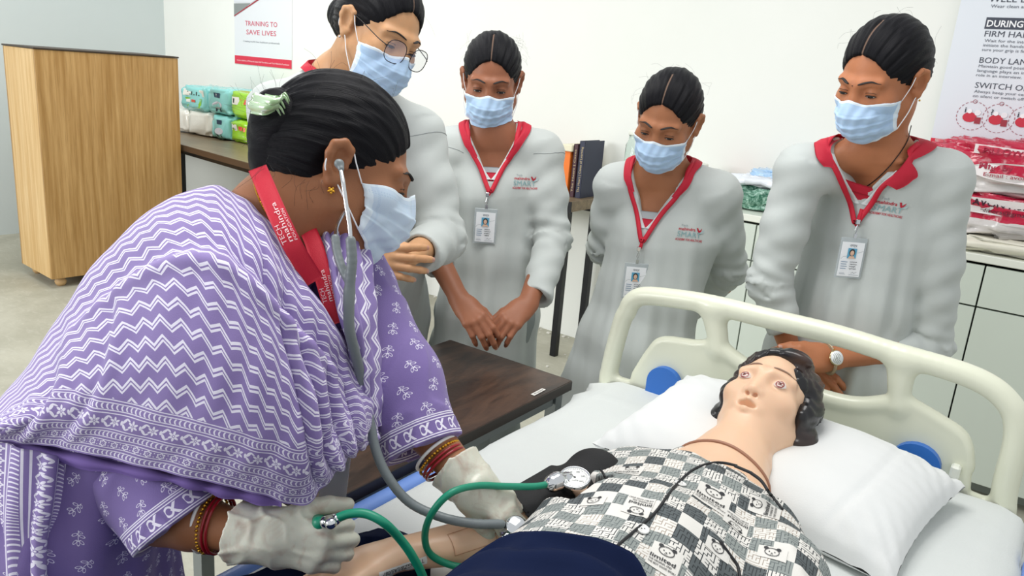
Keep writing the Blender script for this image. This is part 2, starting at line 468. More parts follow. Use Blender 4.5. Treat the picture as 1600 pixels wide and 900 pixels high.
def head_sd(sd, F, neck=None, mouth=False, ears=True):
    s = F.s; B = F.B
    E_ = lambda c, r, m='u', k=.02: sd.ell(F(c), V(*r)*s, B, m, k*s)
    C_ = lambda a, b, ra, rb, m='u', k=.015: sd.cone(F(a), F(b), ra*s, rb*s, m, k*s)
    E_((0, -.014, .038), (.073, .092, .080)); E_((0, .028, -.02), (.060, .066, .078), k=.03)
    E_((0, .052, -.045), (.045, .045, .062), k=.03)
    C_((.050, .004, -.055), (.012, .068, -.093), .024, .017, k=.03); C_((-.050, .004, -.055), (-.012, .068, -.093), .024, .017, k=.03)
    C_((-.010, .076, -.098), (.010, .076, -.098), .013, .013, k=.02)
    for q in (-1, 1):
        E_((q*.044, .058, -.026), (.021, .021, .018), k=.02)          # cheek
        C_((q*.012, .088, .018), (q*.046, .072, .018), .008, .007, k=.016)   # brow ridge
        E_((q*.031, .100, -.002), (.018, .017, .012), 's', .014)      # socket
        sd.sph(F(q*.0315, .0765, -.002), .0132*s, 'u', .004*s)        # lids over the eye
    C_((0, .089, .006), (0, .104, -.034), .0065, .0095, k=.012)       # nose
    E_((.0105, .095, -.037), (.008, .010, .0075), k=.006); E_((-.0105, .095, -.037), (.008, .010, .0075), k=.006)
    for q in (-1, 1): sd.sph(F(q*.0065, .1005, -.044), .0042*s, 's', .003*s)
    if mouth:
        E_((0, .088, -.066), (.024, .012, .012), k=.012)
        C_((-.021, .088, -.0595), (0, .1015, -.0565), .0028, .0048, k=.005); C_((.021, .088, -.0595), (0, .1015, -.0565), .0028, .0048, k=.005)
        C_((-.018, .088, -.0705), (0, .099, -.0755), .003, .0055, k=.005); C_((.018, .088, -.0705), (0, .099, -.0755), .003, .0055, k=.005)
        E_((0, .103, -.0655), (.018, .016, .0058), 's', .003)
    else:
        E_((0, .088, -.064), (.024, .014, .014), k=.012)
    for q in ((-1, 1) if ears else ()):                                # ears
        X = lambda x, y, z: F(q*(.0725+x*.85), -.012+(y+.012)*.84, -.006+(z+.006)*.90)
        c = X(0.004, -.012, -.008); ax = np.array([nrm(q*F.X*.9+F.Y*.35-F.Z*.1), nrm(F.Y-q*F.X*.35), F.Z])
        sd.ell(c, V(.0060, .0145, .0245)*s, ax, 'u', .006*s)
        ar = [X(.004, .004, .004), X(.008, .001, .018), X(.013, -.012, .025), X(.017, -.026, .017), X(.016, -.028, .002), X(.010, -.020, -.018), X(.004, -.008, -.033), X(.002, .001, -.024)]
        sd.chain(ar, [.0035*s, .0038*s, .004*s, .0042*s, .004*s, .004*s, .0062*s, .004*s], .009*s)
        sd.ell(X(.013, -.009, -.004), V(.006, .009, .014)*s, ax, 's', .004*s)
        sd.cone(X(.005, .004, -.008), X(.006, .001, -.001), .0035*s, .003*s, 'u', .004*s)
    if neck is not None:
        C_((0, -.022, -.045), (0, -.02, -.06), .05, .05, k=.03)
        sd.cone(F(0, -.022, -.055), neck, .050*s, .052*s, 'u', .035*s)
FING = [(.025, .084, .0095, .041, .024, .020), (.0085, .090, .0098, .045, .028, .021), (-.0085, .087, .0093, .042, .026, .020), (-.0245, .079, .0082, .034, .020, .018)]
def hand_sd(sd, wrist, d, n, side, curls, sc=1.0, thumb=((.75, .62, -.25), (.35, .93, -.2)), fat=1.0, spread=1.0, nails=None, k=.006):
    """d: towards the knuckles, n: out of the back of the hand, side=+1: thumb on cross(d,n)"""
    w = np.asarray(wrist, float); d = nrm(d); n = nrm(np.asarray(n)-d*(np.asarray(n)@d)); s = nrm(np.cross(d, n)); s = s*(side if np.isscalar(side) else (1 if s@np.asarray(side) > 0 else -1))
    G = lambda a, b, c: w+sc*(a*s+b*d+c*n)
    sd.econe(G(0, -.01, 0), G(.002, .03, 0), s, (.026*sc*fat, .018*sc*fat), (.032*sc*fat, .016*sc*fat), 'u', .012*sc)
    for i, (x, L, r, a, b, c) in enumerate(FING):
        sd.cone(G(x*.55, .018, 0), G(x, L-.006, .001), .0135*sc*fat, .0105*sc*fat, 'u', .014*sc)
    tips = []
    for i, (x, L, r, a, b, c) in enumerate(FING):
        cu = curls[i]; p = G(x, L-.004, .001); ang = 0; sp = math.radians((1.5-i)*4*spread)
        r = r*sc*fat*.93; pts = [p]; rr = [r*1.04]
        for seg, da in zip((a, b, c*.8), cu):
            ang += math.radians(da); dr = (math.cos(ang)*(d*math.cos(sp)+s*math.sin(sp)) - math.sin(ang)*n)
            p = p+dr*seg*sc; pts.append(p); rr.append(rr[-1]*.93)
        for j in range(3): sd.cone(pts[j], pts[j+1], rr[j], rr[j+1], 'u', k*sc if j == 0 else .003*sc)
        tips.append((pts[-1], dr, math.cos(ang)*n+math.sin(ang)*d, rr[-1]))
    t0 = G(.018, .022, -.006); u1 = nrm(thumb[0][0]*s+thumb[0][1]*d+thumb[0][2]*n); u2 = nrm(thumb[1][0]*s+thumb[1][1]*d+thumb[1][2]*n)
    t1 = t0+u1*.040*sc; t2 = t1+u2*.032*sc; t3 = t2+nrm(u2*1+(u2-u1)*.4)*.024*sc
    sd.cone(t0, t1, .0155*sc*fat, .0118*sc*fat, 'u', .014*sc); sd.cone(t1, t2, .0115*sc*fat, .0105*sc*fat, 'u', .004*sc); sd.cone(t2, t3, .0105*sc*fat, .0085*sc*fat, 'u', .003*sc)
    tips.append((t3, nrm(t3-t2), nrm(np.cross(np.cross(t3-t2, n), t3-t2)), .0085*sc*fat))
    if nails is not None: nails += tips
    return tips
def nail_mesh(tips):
    mb = MB()
    for p, dr, up, r in tips:
        sd_ = np.cross(dr, up); rows = []
        for a in np.linspace(-.9, .9, 5):
            for b in (-.1, .4, .85):
                rows.append(p+dr*(b*r)+sd_*math.sin(a)*r*.86+up*math.cos(a)*r*(1.02-.30*max(0, b-.3)))
        mb.add(rows, grid_faces(5, 3)); mb.add([q+up*.0002 for q in rows], [f[::-1] for f in grid_faces(5, 3)])
    return mb
def m_hair(name, c=(.006, .006, .008), part=True):
    def fn(nt, col):
        (u, v, w), vec = attr(nt)
        n = noise(nt, 1, 3, stretch(nt, vec, (160, 9, 6)))
        base = mixc(nt, n, tuple(x*.6 for x in col), tuple(x*1.5+.001 for x in col))
        if part:
            m = (u.abs() < .013)*(v > .0)*(v < .078)*(w > .02)
            return mixc(nt, m*.5, base, (.34, .22, .16))
        return base
    m = material(name, c, .42, fn=fn); nt = m.node_tree; b = nt.nodes['Principled BSDF']
    (u, v, w), vec = attr(nt); n = noise(nt, 1, 3, stretch(nt, vec, (210, 10, 8)))
    bn = nt.nodes.new('ShaderNodeBump'); bn.inputs['Strength'].default_value = .55; bn.inputs['Distance'].default_value = .003
    nt.links.new(n.k, bn.inputs['Height']); nt.links.new(bn.outputs[0], b.inputs['Normal'])
    b.inputs['Specular IOR Level'].default_value = .12
    return m
def hair_uv(F, v):
    q = F.inv(v); return np.stack([np.arctan2(q[:, 0], q[:, 2]-.0+.03), q[:, 1], q[:, 2]], 1)
def hair_sd(F, bun=None, bun_r=(.03, .026, .035), low=-.03, front=.0, fore=.052, puff=1.0):
    """pulled-back hair with a centre parting; bun = local centre"""
    s = F.s; sd = SD(); B = F.B
    sd.ell(F(0, -.017, .040), V(.0805*puff, .100, .0885*puff)*s, B, 'u', .01)
    sd.ell(F(0, -.045, .000), V(.071, .068, .072)*s, B, 'u', .03*s)
    def g(p):
        q = F.inv(p); ph = np.arctan2(q[:, 0], q[:, 2]+.03)
        w = .0008*np.sin(ph*46+4*np.sin(q[:, 1]*30))+.0005*np.sin(ph*83+q[:, 1]*20)+.0008*np.sin(ph*21+q[:, 1]*12+1)
        part = .0035*np.exp(-(q[:, 0]/.0035)**2)*((q[:, 1] > -.0)&(q[:, 2] > 0))
        return (w+part)*s
    sd._add(g, F.o, 1e9, 'd', 0)
    # face opening and ear opening
    sd.ell(F(0, .085, -.040+front), V(.0665, .077, .062+fore)*s, B, 's', .010*s)
    sd.box(F(0, .055, -.09), V(.12, .066, .080)*s, B, .02*s, 's', .010*s)
    for q in (-1, 1):
        sd.ell(F(q*.085, -.014, -.025), V(.022, .028, .036)*s, B, 's', .008*s)
    sd.plane(F(0, -.05, low-.02), nrm(-F.Z*1-F.Y*.25), 'i', .012*s)
    return sd
def bun_mesh(F, c, r, turns=3, tilt=(0, 1, 0), seed=0):
    """coiled bun: a rope wound round an axis"""
    s = F.s; sd = SD(); ax = nrm(tilt); a1 = nrm(np.cross(ax, (0.1, .2, 1))); a2 = np.cross(ax, a1); c = V(*c)
    sd.ell(F(c), V(r*.8, r*.8, r*.8)*s, F.B, 'u', .01)
    pts = []
    for t in np.linspace(0, 2*math.pi*turns, 26*turns):
        f = t/(2*math.pi*turns); rad = r*(.78-.42*f); pts.append(F(c+a1*math.cos(t)*rad+a2*math.sin(t)*rad+ax*(-.35*r+1.0*r*f)))
    sd.chain(pts, np.linspace(r*.42*s, r*.3*s, len(pts)), .004*s)
    def g(p):
        q = F.inv(p)-c; th = np.arctan2(q@a2, q@a1); rr = np.hypot(q@a1, q@a2)
        return .0006*np.sin(th*3+rr*420+(q@ax)*260)*s
    sd.post.append(g); return sd
def strands(F, n, seed, gen, r=.00035):
    """loose hairs: gen(rng)-> list of local control points"""
    R_ = np.random.default_rng(seed); mb = MB()
    for i in range(n): mb.tube(F(catmull(gen(R_), 9)), r*F.s, 3, False)
    return mb
def flyaway(z=.11, spread=1.0, back=False):
    def gen(R):
        a = R.uniform(-1.5, 1.5)*spread; y = R.uniform(-.09, .03); rr = .083
        p = V(rr*math.sin(a), y, .04+(.084)*math.cos(a)*math.sqrt(max(.05, 1-(y+.017)**2/.0105))); o = nrm(V(p[0], 0, p[2]-.03))
        t = V(math.cos(a), R.uniform(-.8, .8), -math.sin(a))*R.choice([-1, 1]); L = R.uniform(.012, .035)
        return [p-o*.004, p+o*.006+t*L*.5, p+o*R.uniform(.006, .016)+t*L, p+o*R.uniform(.0, .018)+t*L*1.6]
    return gen
M = {}
M['sclera'] = material('eye_white', '#d8cfc8', .2); M['iris'] = material('dark_iris', '#1d120c', .12)
M['lash'] = material('lash_black', '#0c0807', .6); M['brow'] = material('brow_hair', '#120c0a', .7)
def eyes(F, root, tree, lo=-.34, op=.20, az0=0.0, skin=None, brow=True, iris='iris', brow_c='brow', lashes=True, brow_z=0, gaze=-.1, wide=.88, irad=.42):
    s = F.s
    for q in (-1, 1):
        brows = MB(); las = MB()
        c = V(q*.0315, .0768, -.002); R_ = .0139
        def sp(a, e, r=R_): a = a+q*.12; return F(c+r*V(math.sin(a)*math.cos(e), math.cos(a)*math.cos(e), math.sin(e)))
        A = np.linspace(-wide, wide, 15); up = [lo+op*(1-(a/wide)**2)+.05 for a in A]; dn = [lo-.45*op*(1-(a/wide)**2) for a in A]
        rows = [[sp(a, dn[i]+(up[i]-dn[i])*t, R_+.0004) for i, a in enumerate(A)] for t in np.linspace(0, 1, 6)]
        v = np.array(rows).reshape(-1, 3)
        o = obj('eyeball', v, grid_faces(6, 15), M['sclera'], root)
        ia = az0; ie = gaze; rad = irad; mb = MB(); n = 20
        pts = []
        for t in np.linspace(0, 2*math.pi, n, endpoint=False):
            a = ia+rad*math.cos(t); e = ie+rad*math.sin(t)*1.0
            uu = np.interp(a, A, up); dd = np.interp(a, A, dn); e = min(max(e, dd), uu); pts.append(sp(a, e, R_+.0008))
        cc = sp(ia, min(max(ie, np.interp(ia, A, dn)), np.interp(ia, A, up)), R_+.0009)
        mb.add([cc]+pts, [(0, i+1, (i+1) % n+1) for i in range(n)]); mb.build('iris', M[iris], root)
        if iris != 'iris': mb = MB(); mb.add([sp(ia, ie, R_+.0012)]+[sp(ia+.11*math.cos(t), ie+.11*math.sin(t), R_+.0011) for t in np.linspace(0, 6.283, 12, endpoint=False)], [(0, i+1, (i+1) % 12+1) for i in range(12)]); mb.build('pupil', M['iris'], root)
        if lashes:
            las.tube([sp(a*1.12, u-.01, R_+.0012) for a, u in zip(A, up)], np.interp(np.abs(A), [0, wide], [.0016, .0008])*s, 6)
            las.tube([sp(a, u, R_+.0006) for a, u in zip(A, dn)], .0004*s, 5)
            las.tube([sp(a*1.1, u+.42, R_+.0002) for a, u in zip(A, up)], .0005*s, 5)
        if brow:
            X = np.linspace(0, 1, 14); pl = np.array([F(q*(.011+.040*x), .13, .0195+brow_z+.0050*math.sin(min(1, x*1.2)*2.4)-.009*max(0, x-.6)) for x in X])
            pc = onto(tree, pl, -F.Y, .0003); wd = np.interp(X, [0, .15, .6, 1], [.0032, .0050, .0042, .0011])*s
            brows.tube(pc, wd, 8, True, .35, up=F.Z)
        if lashes: las.build('eyelashes', M['lash'], root, True)
        if brow: brows.build('eyebrow', M[brow_c], root, True)
def mask_uvm():
    def fn(nt, col):
        (u, v, w), vec = attr(nt)
        edge = ((u.abs() > .93)+(v < .045)+(v > .955)).cl()
        st = (((u.abs()-.88).abs() < .012)*((v*46).fr() < .55)+((v-.115).abs() < .010)*((u*40).fr() < .55)+((v-.145).abs() < .008)*((u*40).fr() < .55)).cl()
        c = mixc(nt, edge, col, (.80, .87, .93)); c = mixc(nt, st*.35, c, (.35, .5, .68))
        n = noise(nt, 60, 3); return mixc(nt, n*.25, c, tuple(x*.82 for x in col))
    m = material('mask_fabric', '#b4cdea', .75, fn=fn, bump=(900, .15)); b = m.node_tree.nodes['Principled BSDF']
    b.inputs['Subsurface Weight'].default_value = .1; return m
M['mask'] = mask_uvm(); M['loop'] = material('ear_loop_white', '#f2f5f8', .7)
def face_mask(F, root, label, tree=None, drop=0.0, seed=0, mat='mask', gape=0.0, tab=0, wide=1.0):
    nu, nv = 61, 47; s = F.s; R_ = np.random.default_rng(seed); ph = R_.uniform(0, 6, 4)
    def pt(u, v):
        cc = [(0, .107, -.014), (0, .1235, -.042), (0, .122, -.070), (0, .108, -.098), (0, .074, -.122)]
        c = np.array([np.interp(v, np.linspace(0, 1, 5), [q[i] for q in cc]) for i in range(3)])
        cs = np.array([.066*wide, .030+.004*math.sin(v*3.1)+.012*v, -.030-.060*v])
        a = abs(u); sx = math.sin(a*math.pi/2); cy = math.cos(a*math.pi/2)**.85 if a < 1 else 0
        p = V(math.copysign(cs[0]*(.55*a+.45*sx), u), cs[1]+(c[1]-cs[1])*cy, cs[2]+(c[2]-cs[2])*(1-a**1.6))
        if v < .3: p[1] += .0045*math.exp(-(u/.13)**2)*(1-v/.3); p[2] += (.004*math.exp(-(u/.12)**2)-.005*math.exp(-((a-.38)/.2)**2))*(1-v/.3)
        saw = 0
        for i, v0 in enumerate((.27, .46, .65)):
            t = (v-v0)/.19
            if 0 <= t < 1: saw += (1-t)*.0042*(1-.5*a)
        o = nrm(V(p[0]*.9, .06, (p[2]+.06)*.6))
        p = p+o*(saw+.0016*math.sin(u*9+v*5+ph[0])*a+.0013*math.sin(v*17+u*6+ph[1])*(.3+a)+.0010*math.sin(u*23-v*11+ph[2]))
        p[2] -= drop; p[1] += gape*(v*.6+.2)
        return p
    g = np.array([[pt(u, v) for u in np.linspace(-1, 1, nu)] for v in np.linspace(0, 1, nv)])
    if tree is not None:
        gg = g.reshape(-1, 3); W_ = F(gg)
        for i in range(len(gg)):
            h, n_, _, dist = tree.find_nearest(Vector(W_[i])); n_ = np.array(n_); dd = (W_[i]-np.array(h))@n_
            if -.02 < dd < .003 and dist < .025: W_[i] += n_*(.003-dd)
        G_ = F.inv(W_).reshape(g.shape)
        for _ in range(2): G_[1:-1, 1:-1] = (G_[1:-1, 1:-1]*2+G_[:-2, 1:-1]+G_[2:, 1:-1]+G_[1:-1, :-2]+G_[1:-1, 2:])/6
        g = g+(G_-g)*((np.linalg.norm(G_-g, axis=2) > .0009)[..., None])
    A = F(g.reshape(-1, 3)); nn = np.cross(np.gradient(g, axis=1), np.gradient(g, axis=0)); nn /= np.linalg.norm(nn, axis=2)[..., None]+1e-9
    if nn[nv//2, nu//2][1] < 0: nn = -nn
    bk = F((g-nn*.0016).reshape(-1, 3)); k = len(A); f = grid_faces(nv, nu); fs = [q[::-1] for q in f]+[tuple(i+k for i in q) for q in f]
    bd = [(i, i+1) for i in range(nu-1)]+[(i*nu+nu-1, (i+1)*nu+nu-1) for i in range(nv-1)]+[((nv-1)*nu+i+1, (nv-1)*nu+i) for i in range(nu-1)]+[((i+1)*nu, i*nu) for i in range(nv-1)]
    fs += [(a, b, b+k, a+k) for a, b in bd]
    uv = np.array([[u, v, 0] for v in np.linspace(0, 1, nv) for u in np.linspace(-1, 1, nu)]); uv = np.vstack([uv, uv])
    m = obj('face_mask', np.vstack([A, bk]), fs, M[mat], root, True, uv); m['label'] = label
    for q in (-1, 1):
        t = F(g[1, 0 if q < 0 else -1]); b_ = F(g[-2, 0 if q < 0 else -1]); mb = MB()
        e1 = F(q*.082, -.004, .022); e2 = F(q*.088, -.024, .012); e3 = F(q*.086, -.024, -.018); e4 = F(q*.079, -.004, -.030)
        mb.tube(catmull([t, lerp(t, e1, .5)+F.X*q*.002, e1, e2, e3, e4, lerp(e4, b_, .5)+F.X*q*.003, b_], 40), .0011*s, 6, True, .8)
        mb.build('ear_loop', M['loop'], m if False else root, True)
    return m, F(g.reshape(-1, 3)).reshape(nv, nu, 3)
def earring(F, root, q, mat, r=.0022, big=False):
    mb = MB(); c = F(q*.083, -.008, -.041) if not big else F(q*.083, -.006, -.043)
    sd = SD().sph(c, r*F.s)
    if big:
        for a in np.linspace(0, 6.283, 6)[:-1]: sd.sph(c+F.s*.0035*(F.Y*math.cos(a)+F.Z*math.sin(a)), .0017*F.s, 'u', .001)
    v, f = sd.mesh(.0006); obj('earring', v, f, mat, root)
# ================================================================ the room
def plaster(a, b):
    def fn(nt, c):
        n = noise(nt, 1.3, 5, rough=.6); return mixc(nt, n, srgb(a), srgb(b))
    return fn
M['wall'] = material('wall_paint', '#eef0ea', .75, fn=plaster('#e8ebe4', '#f3f4ef'), bump=(40, .12))
M['wall_l'] = material('wall_paint_grey', '#cfd9d8', .8, fn=plaster('#c8d3d3', '#d6dedd'), bump=(30, .15))
def concrete(nt, c):
    a = noise(nt, 1.1, 6, dist=.6, rough=.65); b = noise(nt, 9, 6, stretch(nt, pos(nt), (1, 2.4, 1), (0, 0, .5)), dist=1.0, rough=.7); d = noise(nt, 60, 3)
    c1 = mixc(nt, ((a-.38)*3.2).cl(), srgb('#aaa896'), srgb('#c8c6b5')); c2 = mixc(nt, ((b-.52)*5).cl()*.5, c1, srgb('#d2d1c5'))
    c3 = mixc(nt, ((b-.36)*-7+.2).cl()*.35, c2, srgb('#7d7a70')); return mixc(nt, d*.25, c3, srgb('#8f8c80'))
M['floor'] = material('bare_concrete', '#a9a797', .6, fn=concrete, bump=(14, .5))
YW, XW = 3.86, -6.46
MB().box((-1.7, -.1, -.05), (9.6, 8.0, .1)).build('floor', M['floor'])['kind'] = 'structure'
MB().box((-1.7, YW+.06, 1.45), (9.6, .12, 3.1)).build('wall_back', M['wall'])['kind'] = 'structure'
MB().box((XW-.06, -.1, 1.45), (.12, 8.0, 3.1)).build('wall_left', M['wall_l'])['kind'] = 'structure'
# dried plaster crumbs where the back wall meets the floor
mb = MB()
for i in range(260):
    x = rng.uniform(-6.3, -1.9); y = YW-abs(rng.normal(0, .05))-.01 if i % 3 else rng.uniform(3.2, 3.8); r = rng.uniform(.003, .012)
    mb.box((x, y, r*.3), (r*2, r*1.6, r), rz=rng.uniform(0, 3), bev=r*.3)
o = mb.build('plaster_crumbs', material('plaster_crumb', '#d8d6cc', .9)); tag(o, 'pale plaster crumbs scattered along the foot of the back wall', 'debris', kind='stuff')
# ---------------------------------------------------------------- lectern
def wood(a, b, sc=(38, 38, 1.6), streak=.5, th=None):
    def fn(nt, c):
        v = stretch(nt, pos(nt), sc); n = noise(nt, 1, 6, v, dist=.25, rough=.62); m = noise(nt, 4.5, 3, v)
        c1 = mixc(nt, ((n-.34)*3).cl(), srgb(a), srgb(b)); return mixc(nt, ((m-.5)*4).cl()*streak, c1, tuple(x*.72 for x in srgb(a)))
    return fn
M['oak'] = material('oak_laminate', '#b98f58', .42, fn=wood('#a2793f', '#c69f66'), bump=(200, .05))
M['oak_lit'] = material('oak_laminate_lit', '#dcb67c', .42, fn=wood('#cfa566', '#e6c48e', streak=.25))  # paler copy of the oak: light from the left put into the colour
M['edge_d'] = material('dark_edge_band', '#3b3026', .5); M['oakfoot'] = material('turned_foot_wood', '#c3a070', .5, var=.12)
a = math.radians(86); d1 = V(math.cos(a), math.sin(a), 0); d2 = V(-math.sin(a), math.cos(a), 0); cz = V(-4.882, 2.128, 0)
t = thing('lectern', 'tall oak laminate lectern on turned feet near the grey wall', 'lectern', cz+d1*.42+d2*.235)
Mr = np.array([[d1[0], d2[0], 0], [d1[1], d2[1], 0], [0, 0, 1]])
def lb(u, v, z, su, sv, sz, name, mat, bev=.0015):
    c = cz+d1*u+d2*v+V(0, 0, z); return MB().box(c, (su, sv, sz), M=Mr, bev=bev).build(name, mat, t)
lb(.42, .009, .73, .84, .018, 1.34, 'front_panel', M['oak']); lb(.42, .461, .73, .84, .018, 1.34, 'back_panel', M['oak'])
lb(.009, .235, .73, .018, .434, 1.34, 'side_panel', M['oak_lit']); lb(.831, .235, .73, .018, .434, 1.34, 'side_panel', M['oak_lit'])
lb(.42, .235, 1.406, .85, .48, .010, 'top', M['edge_d']); lb(.42, .235, .075, .80, .43, .018, 'bottom', M['oak'])
for u in (.07, .77):
    for v in (.06, .41):
        MB().lathe([(.020, .0), (.030, .012), (.034, .028), (.026, .044), (.022, .052), (.030, .058), (.030, .07)], cz+d1*u+d2*v, 20).build('foot', M['oakfoot'], t, True)
# ---------------------------------------------------------------- tables against the back wall
M['brown'] = material('brown_laminate', '#7b6a52', .35, fn=wood('#6b5a44', '#8c7a60', (2, 30, 30)))
M['brownedge'] = material('brown_edge', '#4a382a', .4); M['black'] = material('black_metal', '#15161a', .35, .3)
def long_table(x0, x1, y0, y1, z, label, rz=0, th=.035, edge='brownedge', top='brown'):
    c = V((x0+x1)/2, (y0+y1)/2, 0); t = thing('side_table', label, 'table', c, 0, 'tables along the back wall')
    def R(x, y, zz): q = V(x-c[0], y-c[1], 0); return c+V(q[0]*math.cos(rz)-q[1]*math.sin(rz), q[0]*math.sin(rz)+q[1]*math.cos(rz), zz)
    MB().box(R(c[0], c[1], z-th/2), (x1-x0, y1-y0, th), rz, .002).build('table_top', M[top], t)
    MB().box(R(c[0], y0-.002, z-th/2-.002), (x1-x0, .006, th+.002), rz).build('edge_band', M[edge], t)
    for x in (x0+.05, x1-.05):
        for y in (y0+.05, y1-.05): MB().box(R(x, y, (z-th)/2), (.035, .035, z-th), rz).build('leg', M['black'], t)
    for y in (y0+.05, y1-.05): MB().box(R(c[0], y, z-th-.02), (x1-x0-.12, .02, .035), rz).build('rail', M['black'], t)
    return t
long_table(-6.36, -5.02, 3.09, 3.80, .845, 'brown laminate table in the corner behind the oak lectern', math.radians(-4))
long_table(-4.985, -3.72, 2.93, 3.72, .85, 'brown topped table with black legs holding the right hand nappy packs', math.radians(-8))
long_table(-3.55, -2.09, 3.46, 3.84, .87, 'dark edged table end carrying the orange folder', th=.055, edge='black')
# ---------------------------------------------------------------- books on its right end
M['orange'] = material('orange_folder', '#ef7a22', .5, var=.05); M['navybook'] = material('navy_cover', '#2a2f45', .5); M['maroonbook'] = material('maroon_cover', '#4a2a33', .5)
M['paper'] = material('paper', '#efece0', .7); M['creamflap'] = material('cream_flap', '#e9e3c8', .6)
def book(x, y, z, th, h, dep, mat, label, name='binder', text=None, tc='#c9b58a', lean=0):
    t = thing(name, label, 'book', (x, y, z))
    Mx = np.array([[math.cos(lean), 0, math.sin(lean)], [0, 1, 0], [-math.sin(lean), 0, math.cos(lean)]])
    c = V(x, y+dep/2, z+h/2)
    for s_ in (-1, 1): MB().box(c+Mx@V(s_*(th/2-.0015), 0, 0), (.003, dep, h), M=Mx).build('cover', mat, t)
    MB().box(c+V(0, -dep/2+.0015, 0), (th-.002, .003, h-.002), M=Mx).build('spine', mat, t)
    MB().box(c+V(0, .004, -.002), (th-.008, dep-.012, h-.012), M=Mx).build('pages', M['paper'], t)
    if text: Print().text(text, 0, 0, th*.42, tc, width=h*.8).build('spine_print', plane_map(V(x+th*.18, y, z+h*.1), (0, 0, 1), (-1, 0, 0), .001), t)
    return t
bp = onY(897, 318, 3.60); bx = bp[0]
t = book(bx-.075, 3.60, .87, .05, .24, .2, M['orange'], 'orange box folder with a cream flap beside the dark binders', 'folder')
MB().box((bx-.072, 3.69, 1.125), (.07, .21, .035), bev=.004).build('flap', M['creamflap'], t)
book(bx-.022, 3.60, .87, .026, .28, .2, M['maroonbook'], 'slim maroon binder between orange folder and navy binder', text='The Heart | Cases')
book(bx+.016, 3.60, .87, .034, .30, .2, M['navybook'], 'navy binder at the right end of the row', text='The Heart | Cases of Learning')
# ---------------------------------------------------------------- wrapped packs
def film(name, c, **k):
    m = material(name, c, .22, bump=(70, .5), **k); m.node_tree.nodes['Principled BSDF'].inputs['Coat Weight'].default_value = .5; return m
M['teal'] = film('teal_film', '#93dcda'); M['lime'] = film('lime_film', '#9ad32e'); M['whitefilm'] = film('white_film', '#ecebe2'); M['ltblue'] = film('pale_blue_film', '#a9cbea')
def pack_mesh(c, size, seed, e=.34, amp=.006, n=22):
    """puffed rectangular bag, superellipsoid"""
    h = np.array(size)/2; vs = []
    th = np.linspace(-math.pi/2, math.pi/2, n); ph = np.linspace(-math.pi, math.pi, 2*n, endpoint=False)
    f = lambda w, m: np.sign(w)*np.abs(w)**m
    for a in th:
        for b in ph: vs.append((f(math.cos(a), e)*f(math.cos(b), e), f(math.cos(a), e)*f(math.sin(b), e), f(math.sin(a), e)))
    q = np.array(vs); w = wob(q*h, 60, seed)*amp+wob(q*h, 140, seed+9)*amp*.5
    q = q*h*(1+(w/h.min())[:, None]); return q+np.asarray(c), grid_faces(n, 2*n, True)
def pack(px0, px1, pyb, z, h, mat, seed, label, kind, Y=3.42, dep=.30, sub=None):
    x0 = onY(px0, pyb, Y)[0]; x1 = onY(px1, pyb, Y)[0]; c = V((x0+x1)/2, Y+dep/2, z+h/2)
    t = thing('nappy_pack', label, 'package', (c[0], c[1], z), 0, 'wrapped packs on the wall tables')
    v, f = pack_mesh(c, (x1-x0, dep, h), seed); obj('wrapper', v, f, M[mat], t, True); tr = bvh(v, f); w = x1-x0
    fm = lambda: drape_map(tr, V(x0, Y-.05, z), (1, 0, 0), (0, 0, 1), .002, .5)
    p = Print()
    if kind == 'lime':
        p.rect(w*.1, h*.5, w*.36, h*.78, '#f4f4ee'); p.rect(w*.42, h*.55, w*.62, h*.72, '#e2604a'); p.rect(w*.66, h*.52, w*.86, h*.70, '#f08a6a'); p.rect(w*.14, h*.56, w*.30, h*.72, '#39443f'); p.rect(w*.06, h*.40, w*.94, h*.44, '#e9f3d0')
        p.rect(w*.6, h*.12, w*.84, h*.32, '#e8efc8')
    if kind == 'teal':
        p.rect(w*.36, h*.62, w*.62, h*.80, '#27415c'); p.text('B', w*.44, h*.65, h*.12, '#f3f6f6'); p.disc(w*.52, h*.34, w*.22, '#c9ccd6', h*.14); p.rect(w*.40, h*.10, w*.46, h*.22, '#1c2733'); p.rect(w*.60, h*.10, w*.66, h*.22, '#1c2733')
    if kind == 'label':
        p.rect(w*.12, h*.60, w*.9, h*.86, '#f0efe6')
        for i in range(7): p.rect(w*(.2+.09*i), h*.64, w*(.24+.09*i), h*(.68+.1*(i % 2)), '#3b4742')
        p.rect(w*.2, h*.15, w*.85, h*.52, '#8fcf32'); p.rect(w*.24, h*.34, w*.4, h*.47, '#f4f4ee'); p.rect(w*.46, h*.36, w*.62, h*.46, '#e2604a')
    if p.m: p.build('pack_print', fm(), t)
    return t
zt = .852
pack(262, 291, 196, zt, .175, 'whitefilm', 3, 'white wrapped pack half hidden behind the lectern edge', '')
pack(292, 327, 203, zt, .175, 'whitefilm', 4, 'plain white wrapped pack left of the lower teal pack', '')
pack(328, 358, 209, zt, .17, 'teal', 5, 'lower teal pack with dark printing, standing on the table', 'teal')
pack(359, 392, 214, zt, .16, 'lime', 6, 'lower lime green pack at the right of the bottom row', 'lime')
pack(281, 321, 160, zt+.170, .18, 'teal', 7, 'upper teal pack carrying a lime green label, nearest the lectern', 'label')
pack(322, 357, 168, zt+.176, .185, 'teal', 8, 'upper teal pack in the middle of the top row', 'teal')
pack(358, 404, 176, zt+.166, .19, 'lime', 9, 'upper lime green pack beside the hair clip of the nurse', 'lime')
